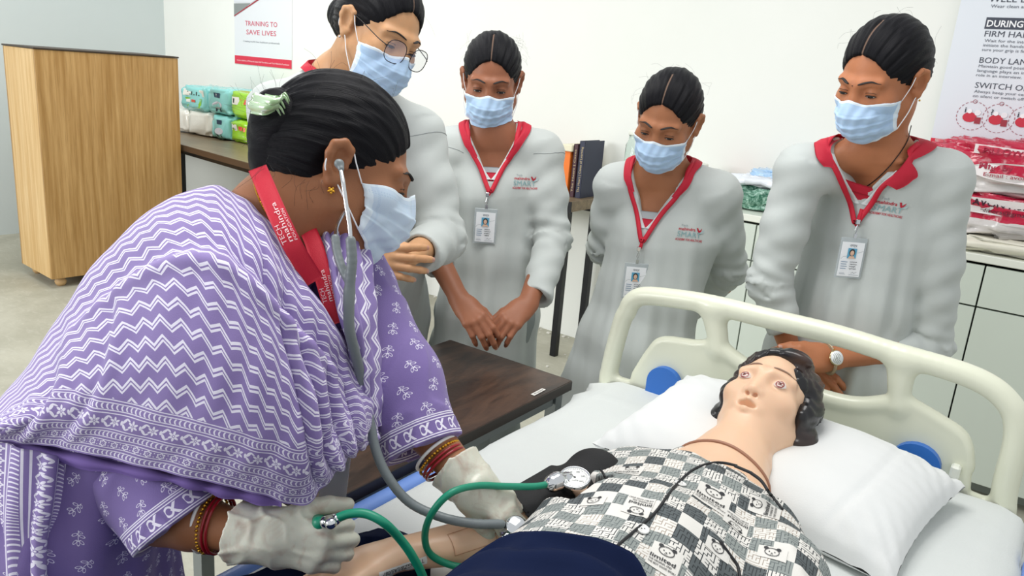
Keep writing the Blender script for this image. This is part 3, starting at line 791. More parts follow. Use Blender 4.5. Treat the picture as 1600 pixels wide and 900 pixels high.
# ---------------------------------------------------------------- poster and banner
p0 = onY(366, 0, YW-.004); p1 = onY(456, 108, YW-.004); px0, px1 = onY(368, 97, YW)[0], p1[0]; pz0 = p1[2]-.0; W_ = px1-px0
t = thing('training_poster', 'white poster with pink heading above a red strip on the back wall', 'poster', (px0+W_/2, YW, pz0))
MB().box((px0+W_/2, YW-.003, pz0+.36), (W_, .004, .72)).build('sheet', material('poster_paper', '#e3e6ea', .3), t)
p = Print(); p.rect(0, 0, W_, .062, '#d9304a')
p.text('A joint initiative of Michael & Susan Dell Foundation and Tech Mahindra Foundation', W_/2, .022, .012, '#f6dfe2', width=W_*.92, align='c')
p.text('TRAINING TO', W_*.48, .285, .036, '#d4566f', width=W_*.56, align='c'); p.text('SAVE LIVES', W_*.48, .222, .036, '#d4566f', width=W_*.52, align='c')
p.text('Creating world class healthcare professionals', W_*.48, .166, .013, '#8e939a', width=W_*.64, align='c')
p.poly([(0, .345), (0, .44), (W_*.30, .445)], '#8b9190'); p.poly([(0, .345), (0, .353), (W_*.70, .553), (W_*.70, .540)], '#a4303f')
p.poly([(0, .45), (W_*.32, .45), (W_*.70, .56), (W_*.70, .72), (0, .72)], '#dfe2e8'); p.poly([(W_*.72, .72), (W_*.73, .56), (W_, .65), (W_, .72)], '#d9a48c'); p.poly([(W_*.78, .72), (W_*.80, .60), (W_*.92, .66), (W_*.9, .72)], '#b9725e')
p.poly([(W_*.72, .500), (W_*.735, .487), (W_*.75, .51), (W_*.735, .495)], '#c23545'); p.text('Mahindra', W_*.76, .493, .014, '#c23545', width=W_*.2)
p.build('poster_print', plane_map((px0, YW-.0055, pz0), (1, 0, 0), (0, 0, 1)), t)
# banner at the right
bx0 = onY(1455, 215, YW-.05)[0]; zs = onY(1455, 215, YW-.05)[2]; bw = .85; YB_ = YW-.05
t = thing('interview_tips_banner', 'tall pale banner of interview tips with a red strip, behind the pillow bags', 'banner', (bx0+bw/2, YB_, .95))
MB().box((bx0+bw/2, YB_, 1.57), (bw, .006, 1.3)).build('sheet', material('banner_vinyl', '#dde3ea', .35), t)
MB().box((bx0+bw/2, YB_+.004, .94), (bw, .03, .03)).build('bottom_rail', material('aluminium', '#b9bcbf', .3, .9), t)
def bpx(x, y): q = onY(x, y, YB_); return q[0]-bx0, q[2]-.92
p = Print(); sx = 1/315.0
zz = zs-.92; p.rect(0, zz-.30, bw, zz-.0, '#d5203f')
q = bpx(1460, 222); p.text('A joint Initiative of Michael & Susan Dell Foundation', q[0]+.006, q[1]-.012, .021, '#f7eff0', width=.62)
def hd(t_, x, y, h, c, w, dy=0): q = bpx(x, y); p.text(t_, q[0], q[1]+dy, h, c, width=w)
q = bpx(1538, 45); p.rect(q[0], q[1], q[0]+.33, q[1]+.044, '#3c4250'); p.text('DURING INTERVIEW', q[0]+.006, q[1]+.009, .025, '#f2f4f6', width=.31, bold=True)
hd('WELL DRESSED', 1545, 3, .023, '#3c4250', .26); hd('Wear clean and ironed clothes', 1548, 12, .0125, '#5d6470', .26)
hd('FIRM HANDSHAKE', 1538, 57, .023, '#3c4250', .29)
for i, s_ in enumerate(('Wait for the interviewer to', 'initiate the handshake. Make', 'sure your grip is firm.')): hd(s_, 1538-2*i, 65.5+7*i, .0115, '#5d6470', .235 if i < 2 else .17)
hd('BODY LANGUAGE', 1530, 98, .023, '#3c4250', .28)
for i, s_ in enumerate(('Maintain good posture. Body', 'language plays an important', 'role in an interview.')): hd(s_, 1529-2*i, 105+7*i, .0115, '#5d6470', .24 if i < 2 else .16)
hd('SWITCH OFF MOBILE', 1523, 137, .023, '#3c4250', .33)
for i, s_ in enumerate(('Always keep your cellphone', 'on silent or switch off mode.')): hd(s_, 1522-2*i, 144.5+7*i, .0115, '#5d6470', .235)
for i, xx in enumerate((1519, 1560, 1602, 1645)):
    q = bpx(xx, 181+i*4)
    for k in range(22): p.ring(q[0], q[1], .058, .0022, '#a05560', a0=k*.2856, a1=k*.2856+.17, n=2)
    p.disc(q[0]-.008, q[1]-.006, .026, '#c62a40', .020); p.disc(q[0]+.018, q[1]+.014, .012, '#e9eaee'); p.rect(q[0]+.012, q[1]-.03, q[0]+.034, q[1]-.004, '#9c2f3e'); p.text(('i', '?', 'i', '?')[i], q[0]-.03, q[1]+.012, .022, '#2d3140', bold=True); p.disc(q[0]-.012, q[1]+.018, .009, '#f3f3f5')
    p.ring(q[0], q[1]+.058, .008, .002, '#a05560')
p.build('banner_print', plane_map((bx0, YB_-.0035, .92), (1, 0, 0), (0, 0, 1)), t)
# ---------------------------------------------------------------- cabinets under the back wall, right
M['mint'] = material('mint_laminate', '#cfd8cd', .38, var=.02, vs=4); M['gap'] = material('dark_gap', '#4e564f', .8); M['ctop'] = material('counter_laminate', '#e6e9de', .35)
M['plinth'] = material('plinth', '#8e958c', .6)
xl, xr, yf, zt_ = -1.80, 1.55, 3.42, .965
k = 0; doors = [-1.80, -1.107, -.665, -.223, .22, .66, 1.10, 1.55]
for a_, b_ in zip(doors[:-1], doors[1:]):
    n_ = ['third white cabinet, behind the girl in the low bun', 'mint cabinet between the two girls behind the headboard', 'mint cabinet hidden behind the girl with the watch', 'mint cabinet under the stacked pillow bags', 'mint cabinet right of the pillow bags', 'mint cabinet second from the right end', 'mint cabinet at the far right end'][k]
    t = thing('base_cabinet', n_, 'cabinet', ((a_+b_)/2, (yf+YW)/2, 0), 0, 'base cabinets along the back wall'); w = b_-a_
    MB().box(((a_+b_)/2, (yf+YW)/2+.012, .485), (w-.001, YW-yf-.03, .83), bev=.001).build('body', M['gap'] if k else M['mint'], t)
    MB().box(((a_+b_)/2, (yf+YW)/2+.04, .035), (w, YW-yf-.10, .07)).build('plinth', M['plinth'], t)
    if k == 0: MB().box((a_+.002, (yf+YW)/2, .5), (.018, YW-yf-.01, .9)).build('side_panel', M['ctop'], t)
    d = MB().box(((a_+b_)/2, yf-.002, .8505), (w-.006, .018, .157), bev=.001).build('drawer', M['mint'], t)
    dd = MB().box(((a_+b_)/2, yf-.002, .418), (w-.006, .018, .694), bev=.001).build('door', M['mint'], t)
    h_ = MB(); hx = (a_+b_)/2 if k != 3 else (a_+b_)/2+.0
    h_.tube([(hx-.05, yf-.011, .85), (hx-.05, yf-.035, .85)], .004); h_.tube([(hx+.05, yf-.011, .85), (hx+.05, yf-.035, .85)], .004); h_.box((hx, yf-.037, .85), (.13, .008, .012), bev=.002)
    h_.build('handle', M['alu'] if 'alu' in M else M.setdefault('alu', material('brushed_aluminium', '#c9ccce', .3, .8)), d); k += 1
MB().box(((xl+xr)/2, (yf+YW)/2-.008, .955), (xr-xl+.02, YW-yf+.02, .03), bev=.003).build('countertop', M['ctop'])
tag(bpy.data.objects['countertop'], 'pale laminate countertop running over the mint cabinets', 'countertop')
# ---------------------------------------------------------------- things on the counter
ztop = .970
def bag(x0, x1, z, h, seed, label, Y=3.47, dep=.36):
    c = V((x0+x1)/2, Y+dep/2, z+h/2)
    t = thing('pillow_bag', label, 'bag', (c[0], c[1], z), 0, 'bagged pillows on the counter')
    v, f = pack_mesh(c, (x1-x0, dep, h), seed, .42, .010, 40)
    q = (v-c)/(V(x1-x0, dep, h)/2); puv = np.stack([q[:, 0], q[:, 2], q[:, 1]], 1); obj('wrapper', v, f, M['bag'], t, True, puv)
    return t, bvh(v, f), c
def bagfn(nt, c):
    (u, v, w), vec = attr(nt); n = noise(nt, 14, 3)
    red = ((v+(n-.5)*.25) > -.18)
    c1 = mixc(nt, red, srgb('#d9d4d2'), srgb('#c2173f')); n2 = noise(nt, 30, 5)
    return mixc(nt, ((n2-.56)*6).cl()*.45, c1, srgb('#f0e6e8'))
M['bag'] = material('printed_polybag', '#c2173f', .18, fn=bagfn, bump=(38, .9)); M['bag'].node_tree.nodes['Principled BSDF'].inputs['Coat Weight'].default_value = .6
g0 = onY(1500, 400, 3.45)[0]
t, tr, c = bag(g0-.14, g0+.62, ztop+.055, .165, 21, 'lower polythene pillow bag, printed with an e-mail address')
zb = onY(1530, 325, 3.47)[2]; xb = onY(1527, 325, 3.47)[0]
p = Print(); p.poly([(xb-.03, zb-.018), (xb+.5, zb-.03), (xb+.5, zb+.045), (xb-.03, zb+.04)], '#f0e9ea')
p.text('AVON Fibers', xb-.02, zb+.012, .024, '#3a1a2a', width=.21, bold=True); p.text('avonfibers@gmail.com', xb-.028, zb-.012, .016, '#3a1a2a', width=.25)
p.build('bag_print', drape_map(tr, (0, 3.40, 0), (1, 0, 0), (0, 0, 1), .0055, .5), t)
t, tr, c = bag(g0-.18, g0+.60, ztop+.215, .20, 22, 'upper polythene pillow bag with a white maker label, under the banner')
zb = onY(1530, 260, 3.47)[2]; xb = onY(1530, 260, 3.47)[0]
p = Print(); p.disc(xb+.16, zb-.012, .20, '#f2ecec', .036, 30); p.text('Mfg. by : AVON Fibers', xb, zb-.006, .023, '#a0183a', width=.36, bold=True); p.text('E-mail : avonfibers@gmail.com', xb+.02, zb-.032, .015, '#a0183a', width=.34)
p.poly([(xb-.03, zb+.048), (xb+.45, zb+.03), (xb+.45, zb+.062), (xb-.03, zb+.082)], '#f2ecec'); p.text('PILLOW, PREMIUM', xb, zb+.052, .022, '#a0183a', width=.30, bold=True)
p.build('bag_print', drape_map(tr, (0, 3.40, 0), (1, 0, 0), (0, 0, 1), .0055, .5), t)
v, f = pack_mesh((g0+.24, 3.60, ztop+.03), (.74, .36, .056), 23, .5, .004, 26)
tag(obj('folded_cloth', v, f, material('cream_cloth', '#e6e3d3', .8, var=.05), None, True), 'flat cream cloth folded under the lower pillow bag', 'cloth')
# green glassware pack, folded blue clothes, maroon book, clear jar
def glassfn(nt, c):
    n = noise(nt, 26, 6, dist=2.2, rough=.7); c1 = mixc(nt, ((n-.42)*7).cl(), srgb('#1f5f48'), srgb('#8fb9a6')); return mixc(nt, ((n-.58)*9).cl(), c1, srgb('#e4efe9'))
M['greenwrap'] = material('green_net_wrap', '#4a8a70', .2, fn=glassfn, bump=(60, 1.0))
x0 = onY(1140, 330, 3.5)[0]; x1 = onY(1222, 340, 3.5)[0]
t = thing('green_wrapped_bundle', 'crinkled green bundle in clear wrap on the counter', 'bundle', ((x0+x1)/2, 3.62, ztop))
v, f = pack_mesh(((x0+x1)/2-.01, 3.63, ztop+.055), (x1-x0+.10, .24, .11), 31, .45, .010, 40); obj('wrapper', v, f, M['greenwrap'], t, True)
t = thing('folded_scrubs', 'folded white and pale blue cloth bundle on top of the green bundle', 'cloth', ((x0+x1)/2, 3.62, ztop+.11))
v, f = pack_mesh(((x0+x1)/2-.005, 3.62, ztop+.132), (x1-x0+.02, .22, .045), 32, .5, .007, 30); obj('white_fold', v, f, material('white_cloth_film', '#e9eef4', .35, bump=(60, .6)), t, True)
v, f = pack_mesh(((x0+x1)/2+.04, 3.66, ztop+.16), (x1-x0-.02, .20, .04), 33, .5, .006, 30); obj('blue_fold', v, f, M['ltblue'], t, True)
v, f = pack_mesh((x0-.05, 3.66, ztop+.012), (.20, .22, .024), 35, .3, .001)
xm = onY(1128, 281, 3.62)[0]; t = thing('maroon_book', 'maroon hardback lying flat left of the folded cloth', 'book', (xm, 3.70, ztop+.10))
MB().box((xm, 3.72, ztop+.112), (.14, .2, .022), bev=.002).build('cover', material('maroon_hardback', '#a8444c', .5), t); MB().box((xm, 3.72, ztop+.108), (.132, .194, .016)).build('pages', M['paper'], t)
MB().box((xm, 3.72, ztop+.05), (.15, .21, .098), bev=.003).build('white_box', M['whitefilm']); tag(bpy.data.objects['white_box'], 'small white box under the maroon book', 'box')
M['glass'] = material('clear_glass', '#e6f3ee', .05, Transmission_Weight=.9, IOR=1.3)
for i, (xx, hh, rr) in enumerate(((982, .26, .06), (1082, .14, .05))):
    q = onY(xx, 300, 3.62)[0]; t = thing('glass_jar', ['tall clear glass jar behind the left shoulder of the short girl', 'low clear jar with a pale lid behind the right shoulder of the short girl'][i], 'jar', (q, 3.66, ztop))
    MB().lathe([(rr*.9, .0), (rr, .01), (rr, hh*.8), (rr*.8, hh*.9), (rr*.8, hh)], (q, 3.66, ztop+.001), 28).build('jar_body', M['glass'], t, True)
    MB().lathe([(rr*.84, 0), (rr*.86, .004), (rr*.86, .022), (rr*.8, .026)], (q, 3.66, ztop+hh), 28).build('lid', M['ctop'], t, True)
# ---------------------------------------------------------------- dark overbed table
def darkwood(nt, c):
    v = stretch(nt, pos(nt), (14, 3.2, 14), (0, 0, .35)); n = noise(nt, 1, 6, v, dist=1.1, rough=.65); m = noise(nt, 2.2, 3, v, dist=.6)
    c1 = mixc(nt, ((n-.40)*4).cl(), srgb('#2b1d17'), srgb('#4f392c')); return mixc(nt, ((m-.54)*6).cl()*.8, c1, srgb('#241813'))
M['walnut'] = material('dark_walnut_laminate', '#3c2a21', .36, fn=darkwood, bump=(90, .12)); M['walnutedge'] = material('walnut_edge', '#20160f', .4)
M['greymetal'] = material('grey_metal', '#8d9496', .35, .6)
tx0, tx1, ty0, ty1, tz = -1.345, -.935, .80, 1.635, .75
t = thing('walnut_table', 'low dark walnut table with a white sticker beside the bed', 'table', ((tx0+tx1)/2, (ty0+ty1)/2, 0))
MB().box(((tx0+tx1)/2, (ty0+ty1)/2, tz-.0125), (tx1-tx0, ty1-ty0, .025), bev=.0015).build('table_top', M['walnut'], t)
MB().box(((tx0+tx1)/2, ty1+.0005, tz-.0125), (tx1-tx0-.004, .004, .023)).build('edge_band', M['walnutedge'], t)
MB().box((tx1+.0005, (ty0+ty1)/2, tz-.0125), (.004, ty1-ty0-.004, .023)).build('edge_band', M['walnutedge'], t)
for x in (tx0+.03, tx1-.03):
    for y in (ty0+.03, ty1-.03): MB().box((x, y, (tz-.025)/2), (.03, .03, tz-.025)).build('leg', M['greymetal'], t)
for x in (tx0+.03, tx1-.03): MB().box((x, (ty0+ty1)/2, tz-.045), (.02, ty1-ty0-.1, .03)).build('rail', M['greymetal'], t)
MB().box(((tx0+tx1)/2, (ty0+ty1)/2+.1, .30), (tx1-tx0-.05, ty1-ty0-.3, .018)).build('shelf', M['walnut'], t)
q = onz(841, 613, tz); p = Print(); p.rect(-.026, -.0055, .026, .0055, '#e8e6e0'); p.text('TMF/GZB/LAB/044', 0, -.0028, .0052, '#3a3a3a', width=.042, align='c')
p.build('asset_sticker', plane_map((q[0], q[1], tz), nrm(onz(856, 605, tz)-onz(826, 621, tz)), nrm(np.cross((0, 0, 1), onz(856, 605, tz)-onz(826, 621, tz))), .0012), t, label='small white printed sticker')
# ---------------------------------------------------------------- the bed
YBED = 1.74
M['cream'] = material('cream_plastic', '#dfe2cd', .33, bump=(300, .03)); M['cream'].node_tree.nodes['Principled BSDF'].inputs['Coat Weight'].default_value = .25
M['blue'] = material('blue_plastic', '#2f6fc4', .35); M['railblue'] = material('pale_blue_rail', '#6f93d8', .35)
def sheetfn(nt, c):
    n = noise(nt, 700, 2); m = noise(nt, 5, 4); c1 = mixc(nt, m, srgb('#cdd1cf'), srgb('#dbdfdc')); return mixc(nt, n*.18, c1, srgb('#b9c4c4'))
M['sheet'] = material('bed_sheet', '#e2e7e7', .85, fn=sheetfn, bump=(350, .25))
t = thing('hospital_bed', 'hospital bed with a cream moulded headboard and white sheet', 'bed', (-.42, .6, 0)); bed = t
sd = SD(); y = YBED; r = .028
def hb(pts, rr, k=.002, dep=1.0):
    pts = catmull([V(a, y, b) for a, b in pts], 6*len(pts))
    for i in range(len(pts)-1): sd.econe(pts[i], pts[i+1], (0, 1, 0), (rr*dep, rr), (rr*dep, rr), 'u', k)
hb([(-.885, .70), (-.885, .78), (-.868, .90), (-.856, .935), (-.846, .962), (-.815, .984), (-.74, .996), (-.64, 1.004), (-.50, 1.004), (-.36, 1.004), (-.236, .996), (-.118, .990), (-.060, .978), (-.025, .957), (-.004, .93), (.008, .88), (.010, .78), (.022, .70), (.045, .62)], .0232)
# lower body panel with shoulders, thinner
def panel(poly, half, rr=.01):
    pl = np.array(poly, float)
    def f(p):
        q = p[:, [0, 2]]; d = np.full(len(q), 1e9); inside = np.zeros(len(q), bool); n = len(pl)
        for i in range(n):
            a, b = pl[i], pl[(i+1) % n]; e = b-a; w = q-a; h = np.clip(w@e/(e@e), 0, 1); d = np.minimum(d, np.linalg.norm(w-h[:, None]*e, axis=1))
            c = ((a[1] > q[:, 1]) != (b[1] > q[:, 1])) & (q[:, 0] < (b[0]-a[0])*(q[:, 1]-a[1])/(b[1]-a[1]+1e-12)+a[0]); inside ^= c
        d = np.where(inside, -d, d)+rr; wv = np.stack([d, np.abs(p[:, 1]-y)-half+rr], 1)
        return np.minimum(wv.max(1), 0)+np.linalg.norm(np.maximum(wv, 0), axis=1)-rr
    return f
low = [(-.905, .60), (-.905, .755), (-.825, .757), (-.80, .79), (-.768, .878), (-.75, .892), (-.70, .898), (-.655, .908), (-.615, .915), (-.56, .893), (-.50, .878), (-.38, .868), (-.29, .872), (-.23, .892), (-.185, .905), (-.15, .895), (-.11, .880), (-.075, .863), (-.058, .84), (-.050, .79), (-.045, .752), (.03, .745), (.035, .60)]
sd.fn(panel(low, .013), V(-.42, y, .75), .52, 'u', .014)
sd.econe(V(-.605, y, .905), V(-.632, y, .985), (0, 1, 0), (.022, .022), (.022, .030), 'u', .022)
sd.econe(V(-.208, y, .890), V(-.218, y, .978), (0, 1, 0), (.022, .020), (.022, .030), 'u', .022)
hb([(-.60, .905), (-.55, .883), (-.49, .868), (-.38, .858), (-.29, .862), (-.215, .892)], .016, .008)
hb([(-.62, .912), (-.66, .898), (-.745, .884), (-.778, .845), (-.812, .77)], .011, .006); hb([(-.20, .905), (-.13, .882), (-.080, .858), (-.058, .80)], .011, .006)
v, f = sd.mesh(.0055); obj('headboard', v, f, M['cream'], bed)
hbtree = bvh(v, f)
for (cx, w) in ((-.722, .080), (-.150, .085)):
    pts = []
    for a in np.linspace(0, math.pi, 14): pts.append((cx+w*.55*math.cos(a), .785+.042*math.sin(a)))
    pts = [(cx+w*.55, .70)]+pts+[(cx-w*.55, .70)]; k = len(pts)
    vv = [(a, y-.030, b) for a, b in pts]+[(a, y-.012, b) for a, b in pts]
    obj('blue_insert', vv, [tuple(range(k)), tuple(range(k, 2*k))[::-1]]+[(i, (i+1) % k, (i+1) % k+k, i+k) for i in range(k)][::1], M['blue'], bed, False)
MB().box((-.078, y-.022, .792), (.018, .024, .028), bev=.004).build('bracket', M['ctop'], bed)
# mattress and sheet
mx0, mx1, my0, my1, mz = -.868, .040, -.75, 1.705, .745
MB().box(((mx0+mx1)/2, (my0+my1)/2, .665), (mx1-mx0, my1-my0, .13), bev=.02).build('mattress', material('blue_mattress', '#5474a8', .5), bed)
MB().box(((mx0+mx1)/2, (my0+my1)/2-.02, .565), (mx1-mx0-.02, my1-my0-.06, .06), bev=.01).build('bed_frame', M['ctop'], bed)
for x in (mx0+.06, mx1-.06):
    for yy in (my0+.12, my1-.08): MB().tube([(x, yy, .07), (x, yy, .55)], .022, 12).build('leg', M['ctop'], bed, True); MB().lathe([(.02, -.018), (.06, -.016), (.06, .016), (.02, .018)], (x, yy, .06), 20, M=np.array([[0, 0, 1], [1, 0, 0], [0, 1, 0]])).build('caster', M['black'], bed, True)
def sheet_pt(u, v):
    # u across (0 left hem .. 1 right hem), v along
    yy = my0-.02+(my1+.012-my0+.02)*v; flare = .038*max(0, (yy-1.45)/.25)**1.5
    hang = .13; top = mx1-mx0+.02; L = top+2*hang; s_ = u*L
    if s_ < hang: x = mx0-.012-flare*.9+.0*s_; z = mz+.004-(hang-s_); x -= (hang-s_)*.12
    elif s_ > hang+top: x = mx1+.012+(s_-hang-top)*.2; z = mz+.004-(s_-hang-top)
    else: x = mx0-.012-flare*(1-(s_-hang)/top)+(s_-hang)*(top+.004)/top; z = mz+.005
    return x, yy, z
nu, nv = 90, 150; g = np.array([[sheet_pt(u, v) for u in np.linspace(0, 1, nu)] for v in np.linspace(0, 1, nv)]); fl = g.reshape(-1, 3)
w = wob(fl, 9, 5)*.0025+wob(fl*[1, .35, 1], 38, 6)*.0011
edge = np.abs((fl[:, 0]-(mx0+mx1)/2))/((mx1-mx0)/2); crs = .0022*np.exp(-((fl[:, 1]-1.18-.04*np.sin(fl[:, 0]*6))/.006)**2)+.0018*np.exp(-((fl[:, 0]+.62+.05*np.sin(fl[:, 1]*5))/.006)**2)+.0022*np.exp(-((fl[:, 1]-1.60)/.007)**2)
fl[:, 2] += w*1.3+crs*(fl[:, 2] > mz-.02)+.0015-(.010*np.clip(edge-.94, 0, .2)/.06)*(fl[:, 2] > mz-.02); side = fl[:, 2] < mz-.012; fl[side, 0] += np.sign(fl[side, 0]+.4)*(.006+wob(fl[side]*[1, 1, .3], 30, 3)*.006)
obj('bed_sheet', fl, grid_faces(nv, nu), M['sheet'], bed)
# blue side rails
def side_rail(x, y0, y1, z, name, label=None):
    sd = SD(); B = np.eye(3); sd.box(V(x, (y0+y1)/2, z-.015), V(.017, (y1-y0)/2, .028), None, .014); sd.box(V(x, (y0+y1)/2-.06, z-.13), V(.012, (y1-y0)/2-.05, .022), None, .011)
    for yy in (y0+.03, (y0+y1)/2, y1-.10): sd.box(V(x, yy, z-.09), V(.012, .024, .08), None, .011, 'u', .03)
    v, f = sd.mesh(.005); o = obj('side_rail', v, f, M['railblue'], bed); return o
side_rail(-.908, .30, 1.12, .722, 'l'); side_rail(.082, .85, 1.60, .715, 'r')
# ---------------------------------------------------------------- pillow
def pillowfn(nt, c):
    n = noise(nt, 6, 3); return mixc(nt, n, srgb('#d6d9d8'), srgb('#e3e5e4'))
M['pillow'] = material('white_cotton', '#f0f1ef', .8, fn=pillowfn, bump=(420, .12))
C4 = [V(-.700, 1.335, .768), V(-.655, 1.690, .835), V(-.052, 1.650, .795), V(-.100, 1.245, .768)]
nu, nv = 80, 64; A = []
for side_ in (1, -1):
    for v_ in np.linspace(0, 1, nv):
        for u_ in np.linspace(0, 1, nu):
            b = (C4[0]*(1-u_)*(1-v_)+C4[1]*(1-u_)*v_+C4[2]*u_*v_+C4[3]*u_*(1-v_)); e_ = (abs(2*u_-1)**3.2, abs(2*v_-1)**3.2)
            th_ = max(0, (1-e_[0])*(1-e_[1]))**.5; pin = V(0, 0, 0)
            # pulled-in edges between the corners
            cx, cy = 2*u_-1, 2*v_-1; ctr = (C4[0]+C4[1]+C4[2]+C4[3])/4; q = b+(ctr-b)*.05*((1-cy*cy)*abs(cx)**4+(1-cx*cx)*abs(cy)**4)
            head = math.exp(-(((u_-.43)/.17)**2+((v_-.55)/.34)**2))
            z = .078*th_*(1 if side_ > 0 else -.40)
            if side_ > 0: z -= .032*head
            # creases running in from the corners and along the hem
            wv = V(q[0], q[1], 0)*1.0
            cr = .0035*math.sin(26*(cx+cy)+3*math.sin(7*cx))*math.exp(-((1-abs(cx))*3)**2-((1-abs(cy))*2)**2)+.0011*math.sin(31*cy+9*cx*cy)*abs(cx)**3+.0011*math.sin(27*cx-7*cy*cx)*abs(cy)**3
            seam = -.004*math.exp(-((u_-.80-.03*math.sin(v_*3))/.012)**2)
            A.append(q+V(0, 0, z+(cr+seam)*(1 if side_ > 0 else 0)))
A = np.array(A); k = nu*nv; fs = grid_faces(nv, nu); fs = fs+[tuple(i+k for i in q[::-1]) for q in fs]
A[:, 2] += wob(A*[1, 1, .2], 16, 8)*.0025*np.concatenate([np.ones(k), np.zeros(k)])
low_ = np.minimum(A[:, 2], 9); A[:, 2] = np.maximum(A[:, 2], mz+.009+.009*np.concatenate([np.ones(k), np.zeros(k)]))
pil = obj('pillow', A, fs, M['pillow'], None, True); tag(pil, 'plump white pillow under the head of the training manikin', 'pillow')
# ================================================================ people: the four trainees
def tunic_fn(nt, c):
    n = noise(nt, 3, 4); m = noise(nt, 600, 2); c1 = mixc(nt, n, tuple(x*.93 for x in c), tuple(min(1, x*1.05) for x in c)); return mixc(nt, m*.15, c1, tuple(x*.7 for x in c))
M['tunic'] = material('grey_uniform_cloth', '#bcc2bf', .75, fn=tunic_fn, bump=(700, .15)); M['tunic'].node_tree.nodes['Principled BSDF'].inputs['Sheen Weight'].default_value = .1
M['lining'] = material('pale_lining', '#cdd2d2', .75); M['redcloth'] = material('red_collar_cloth', '#b8112f', .7, bump=(600, .2), var=.06); M['lanyard'] = material('red_lanyard', '#c4102f', .6, bump=(900, .3))
M['trouser'] = material('grey_trousers', '#8d9594', .8); M['shoe'] = material('black_shoe', '#1a1a1c', .4); M['vest'] = material('grey_vest', '#a7adb0', .8)
M['steel'] = material('steel', '#c3c6c9', .2, 1.0); M['gold'] = material('gold', '#d8a33a', .28, 1.0); M['badgefilm'] = material('badge_holder_film', '#c3cccf', .2, Alpha=.55); M['card'] = material('badge_card', '#eef1f4', .35)
M['hair'] = m_hair('black_hair'); M['hairb'] = m_hair('black_hair_bun', part=False); M['nail'] = material('fingernail', '#b98a78', .3)
M['seam'] = material('grey_seam_thread', '#8f9696', .9); M['strand'] = material('loose_hair', '#15110f', .5)  # seam thread is a slightly darker grey than the tunic
def wrinkle(seed, C, sleeves, zc, amp=1.0):
    """soft hanging folds on the body, ring creases at the elbows, tension folds at the shoulders"""
    R_ = np.random.default_rng(seed); ph = R_.uniform(0, 6.3, 8)
    def g(p):
        q = (p-C.o)@C.B.T; x, y, z = q[:, 0], q[:, 1], q[:, 2]
        ang = np.arctan2(x, y+.25)*.36
        low = np.clip((-z-.10)/.30, 0, 1)
        b = .0050*low*np.sin(ang*62+ph[0]+z*3.2+.8*np.sin(z*9+ph[1]))+.0022*low*np.sin(ang*121+ph[2]-z*5)
        b = b+.0016*np.sin(x*30+z*46+ph[3])*np.exp(-((z+.12)/.08)**2)+.0016*np.sin(x*-30+z*46+ph[4])*np.exp(-((z+.14)/.09)**2)+wob(q*V(1, 1, .5), 13, seed)*.0014
        near_ = np.zeros(len(p)); sl = np.zeros(len(p))
        for (sh, el, wr) in sleeves:
            for (a0, a1, base) in ((sh, el, 0), (el, wr, 1)):
                ab = a1-a0; L = np.linalg.norm(ab); ax = ab/L; t = (p-a0)@ax; r = (p-a0)-t[:, None]*ax; d = np.linalg.norm(r, axis=1)
                u = np.clip(t/L, 0, 1); w = np.exp(-(np.maximum(0, d-.055)/.02)**2)*((t > -.03)&(t < L+.03))
                e1 = nrm(np.cross(ax, C.Y)); ct = (r@e1)/(d+1e-6); dist_el = (1-u)*L if base == 0 else u*L
                f = .0036*np.exp(-(dist_el/.06)**2)*np.sin(t*150+2.2*ct+ph[5])+.0017*np.sin(t*52+2.6*ct+ph[6]+base)*np.clip(u*2, .25, 1)+.0016*np.sin(t*95-3*ct+ph[7])
                m = w > near_; sl = np.where(m, f, sl); near_ = np.maximum(near_, w)
        return amp*(b*(1-near_)+sl*near_)
    return g
def cuff(sd, el, wr, r, back=.0):
    """cut the sleeve square at the wrist and hollow its end"""
    d = nrm(wr-el); a = np.cross(d, (.1, .2, .97)); B = np.array([nrm(a), nrm(np.cross(d, a)), d])
    sd.box(wr+d*.06, V(.085, .085, .06), B, .002, 's', .002); sd.cone(wr-d*.004, wr+d*.03, r-.014, r-.007, 's', .003)
def sleeve(sd, sh, el, wr, r0=.058, r1=.050, r2=.043, k=.03):
    m = lerp(sh, el, .5); sd.cone(sh, m, r0, (r0+r1)/2+.002, 'u', k); sd.cone(m, el, (r0+r1)/2+.002, r1, 'u', .02); sd.cone(el, wr, r1, r2, 'u', .018)
def arm(sd, el, wr, r1=.036, r2=.023):
    sd.econe(lerp(el, wr, .25), wr, np.cross(wr-el, (0, 0, 1)), (r1, r1), (r2*1.12, r2), 'u', .01)
def torso(sd, sh_l, sh_r, neck, chest, waist, hip, hem, side, w=(.150, .135, .165, .20), dp=(.098, .092, .108, .125)):
    sd.cone(sh_l, sh_r, .048, .048, 'u', .02); sd.econe(lerp(neck, chest, .25), chest, side, (.115, .06), (w[0], dp[0]), 'u', .05)
    sd.econe(chest, waist, side, (w[0], dp[0]), (w[1], dp[1]), 'u', .03); sd.econe(waist, hip, side, (w[1], dp[1]), (w[2], dp[2]), 'u', .03)
    sd.econe(hip, hem, side, (w[2], dp[2]), (w[3], dp[3]), 'u', .03); sd.cone(lerp(neck, sh_l, .35), sh_l, .05, .05, 'u', .03); sd.cone(lerp(neck, sh_r, .35), sh_r, .05, .05, 'u', .03)
def drape_line(tree, F, pts, off, n=24):
    c = catmull([F(q) for q in pts], n); return near(tree, c, off)
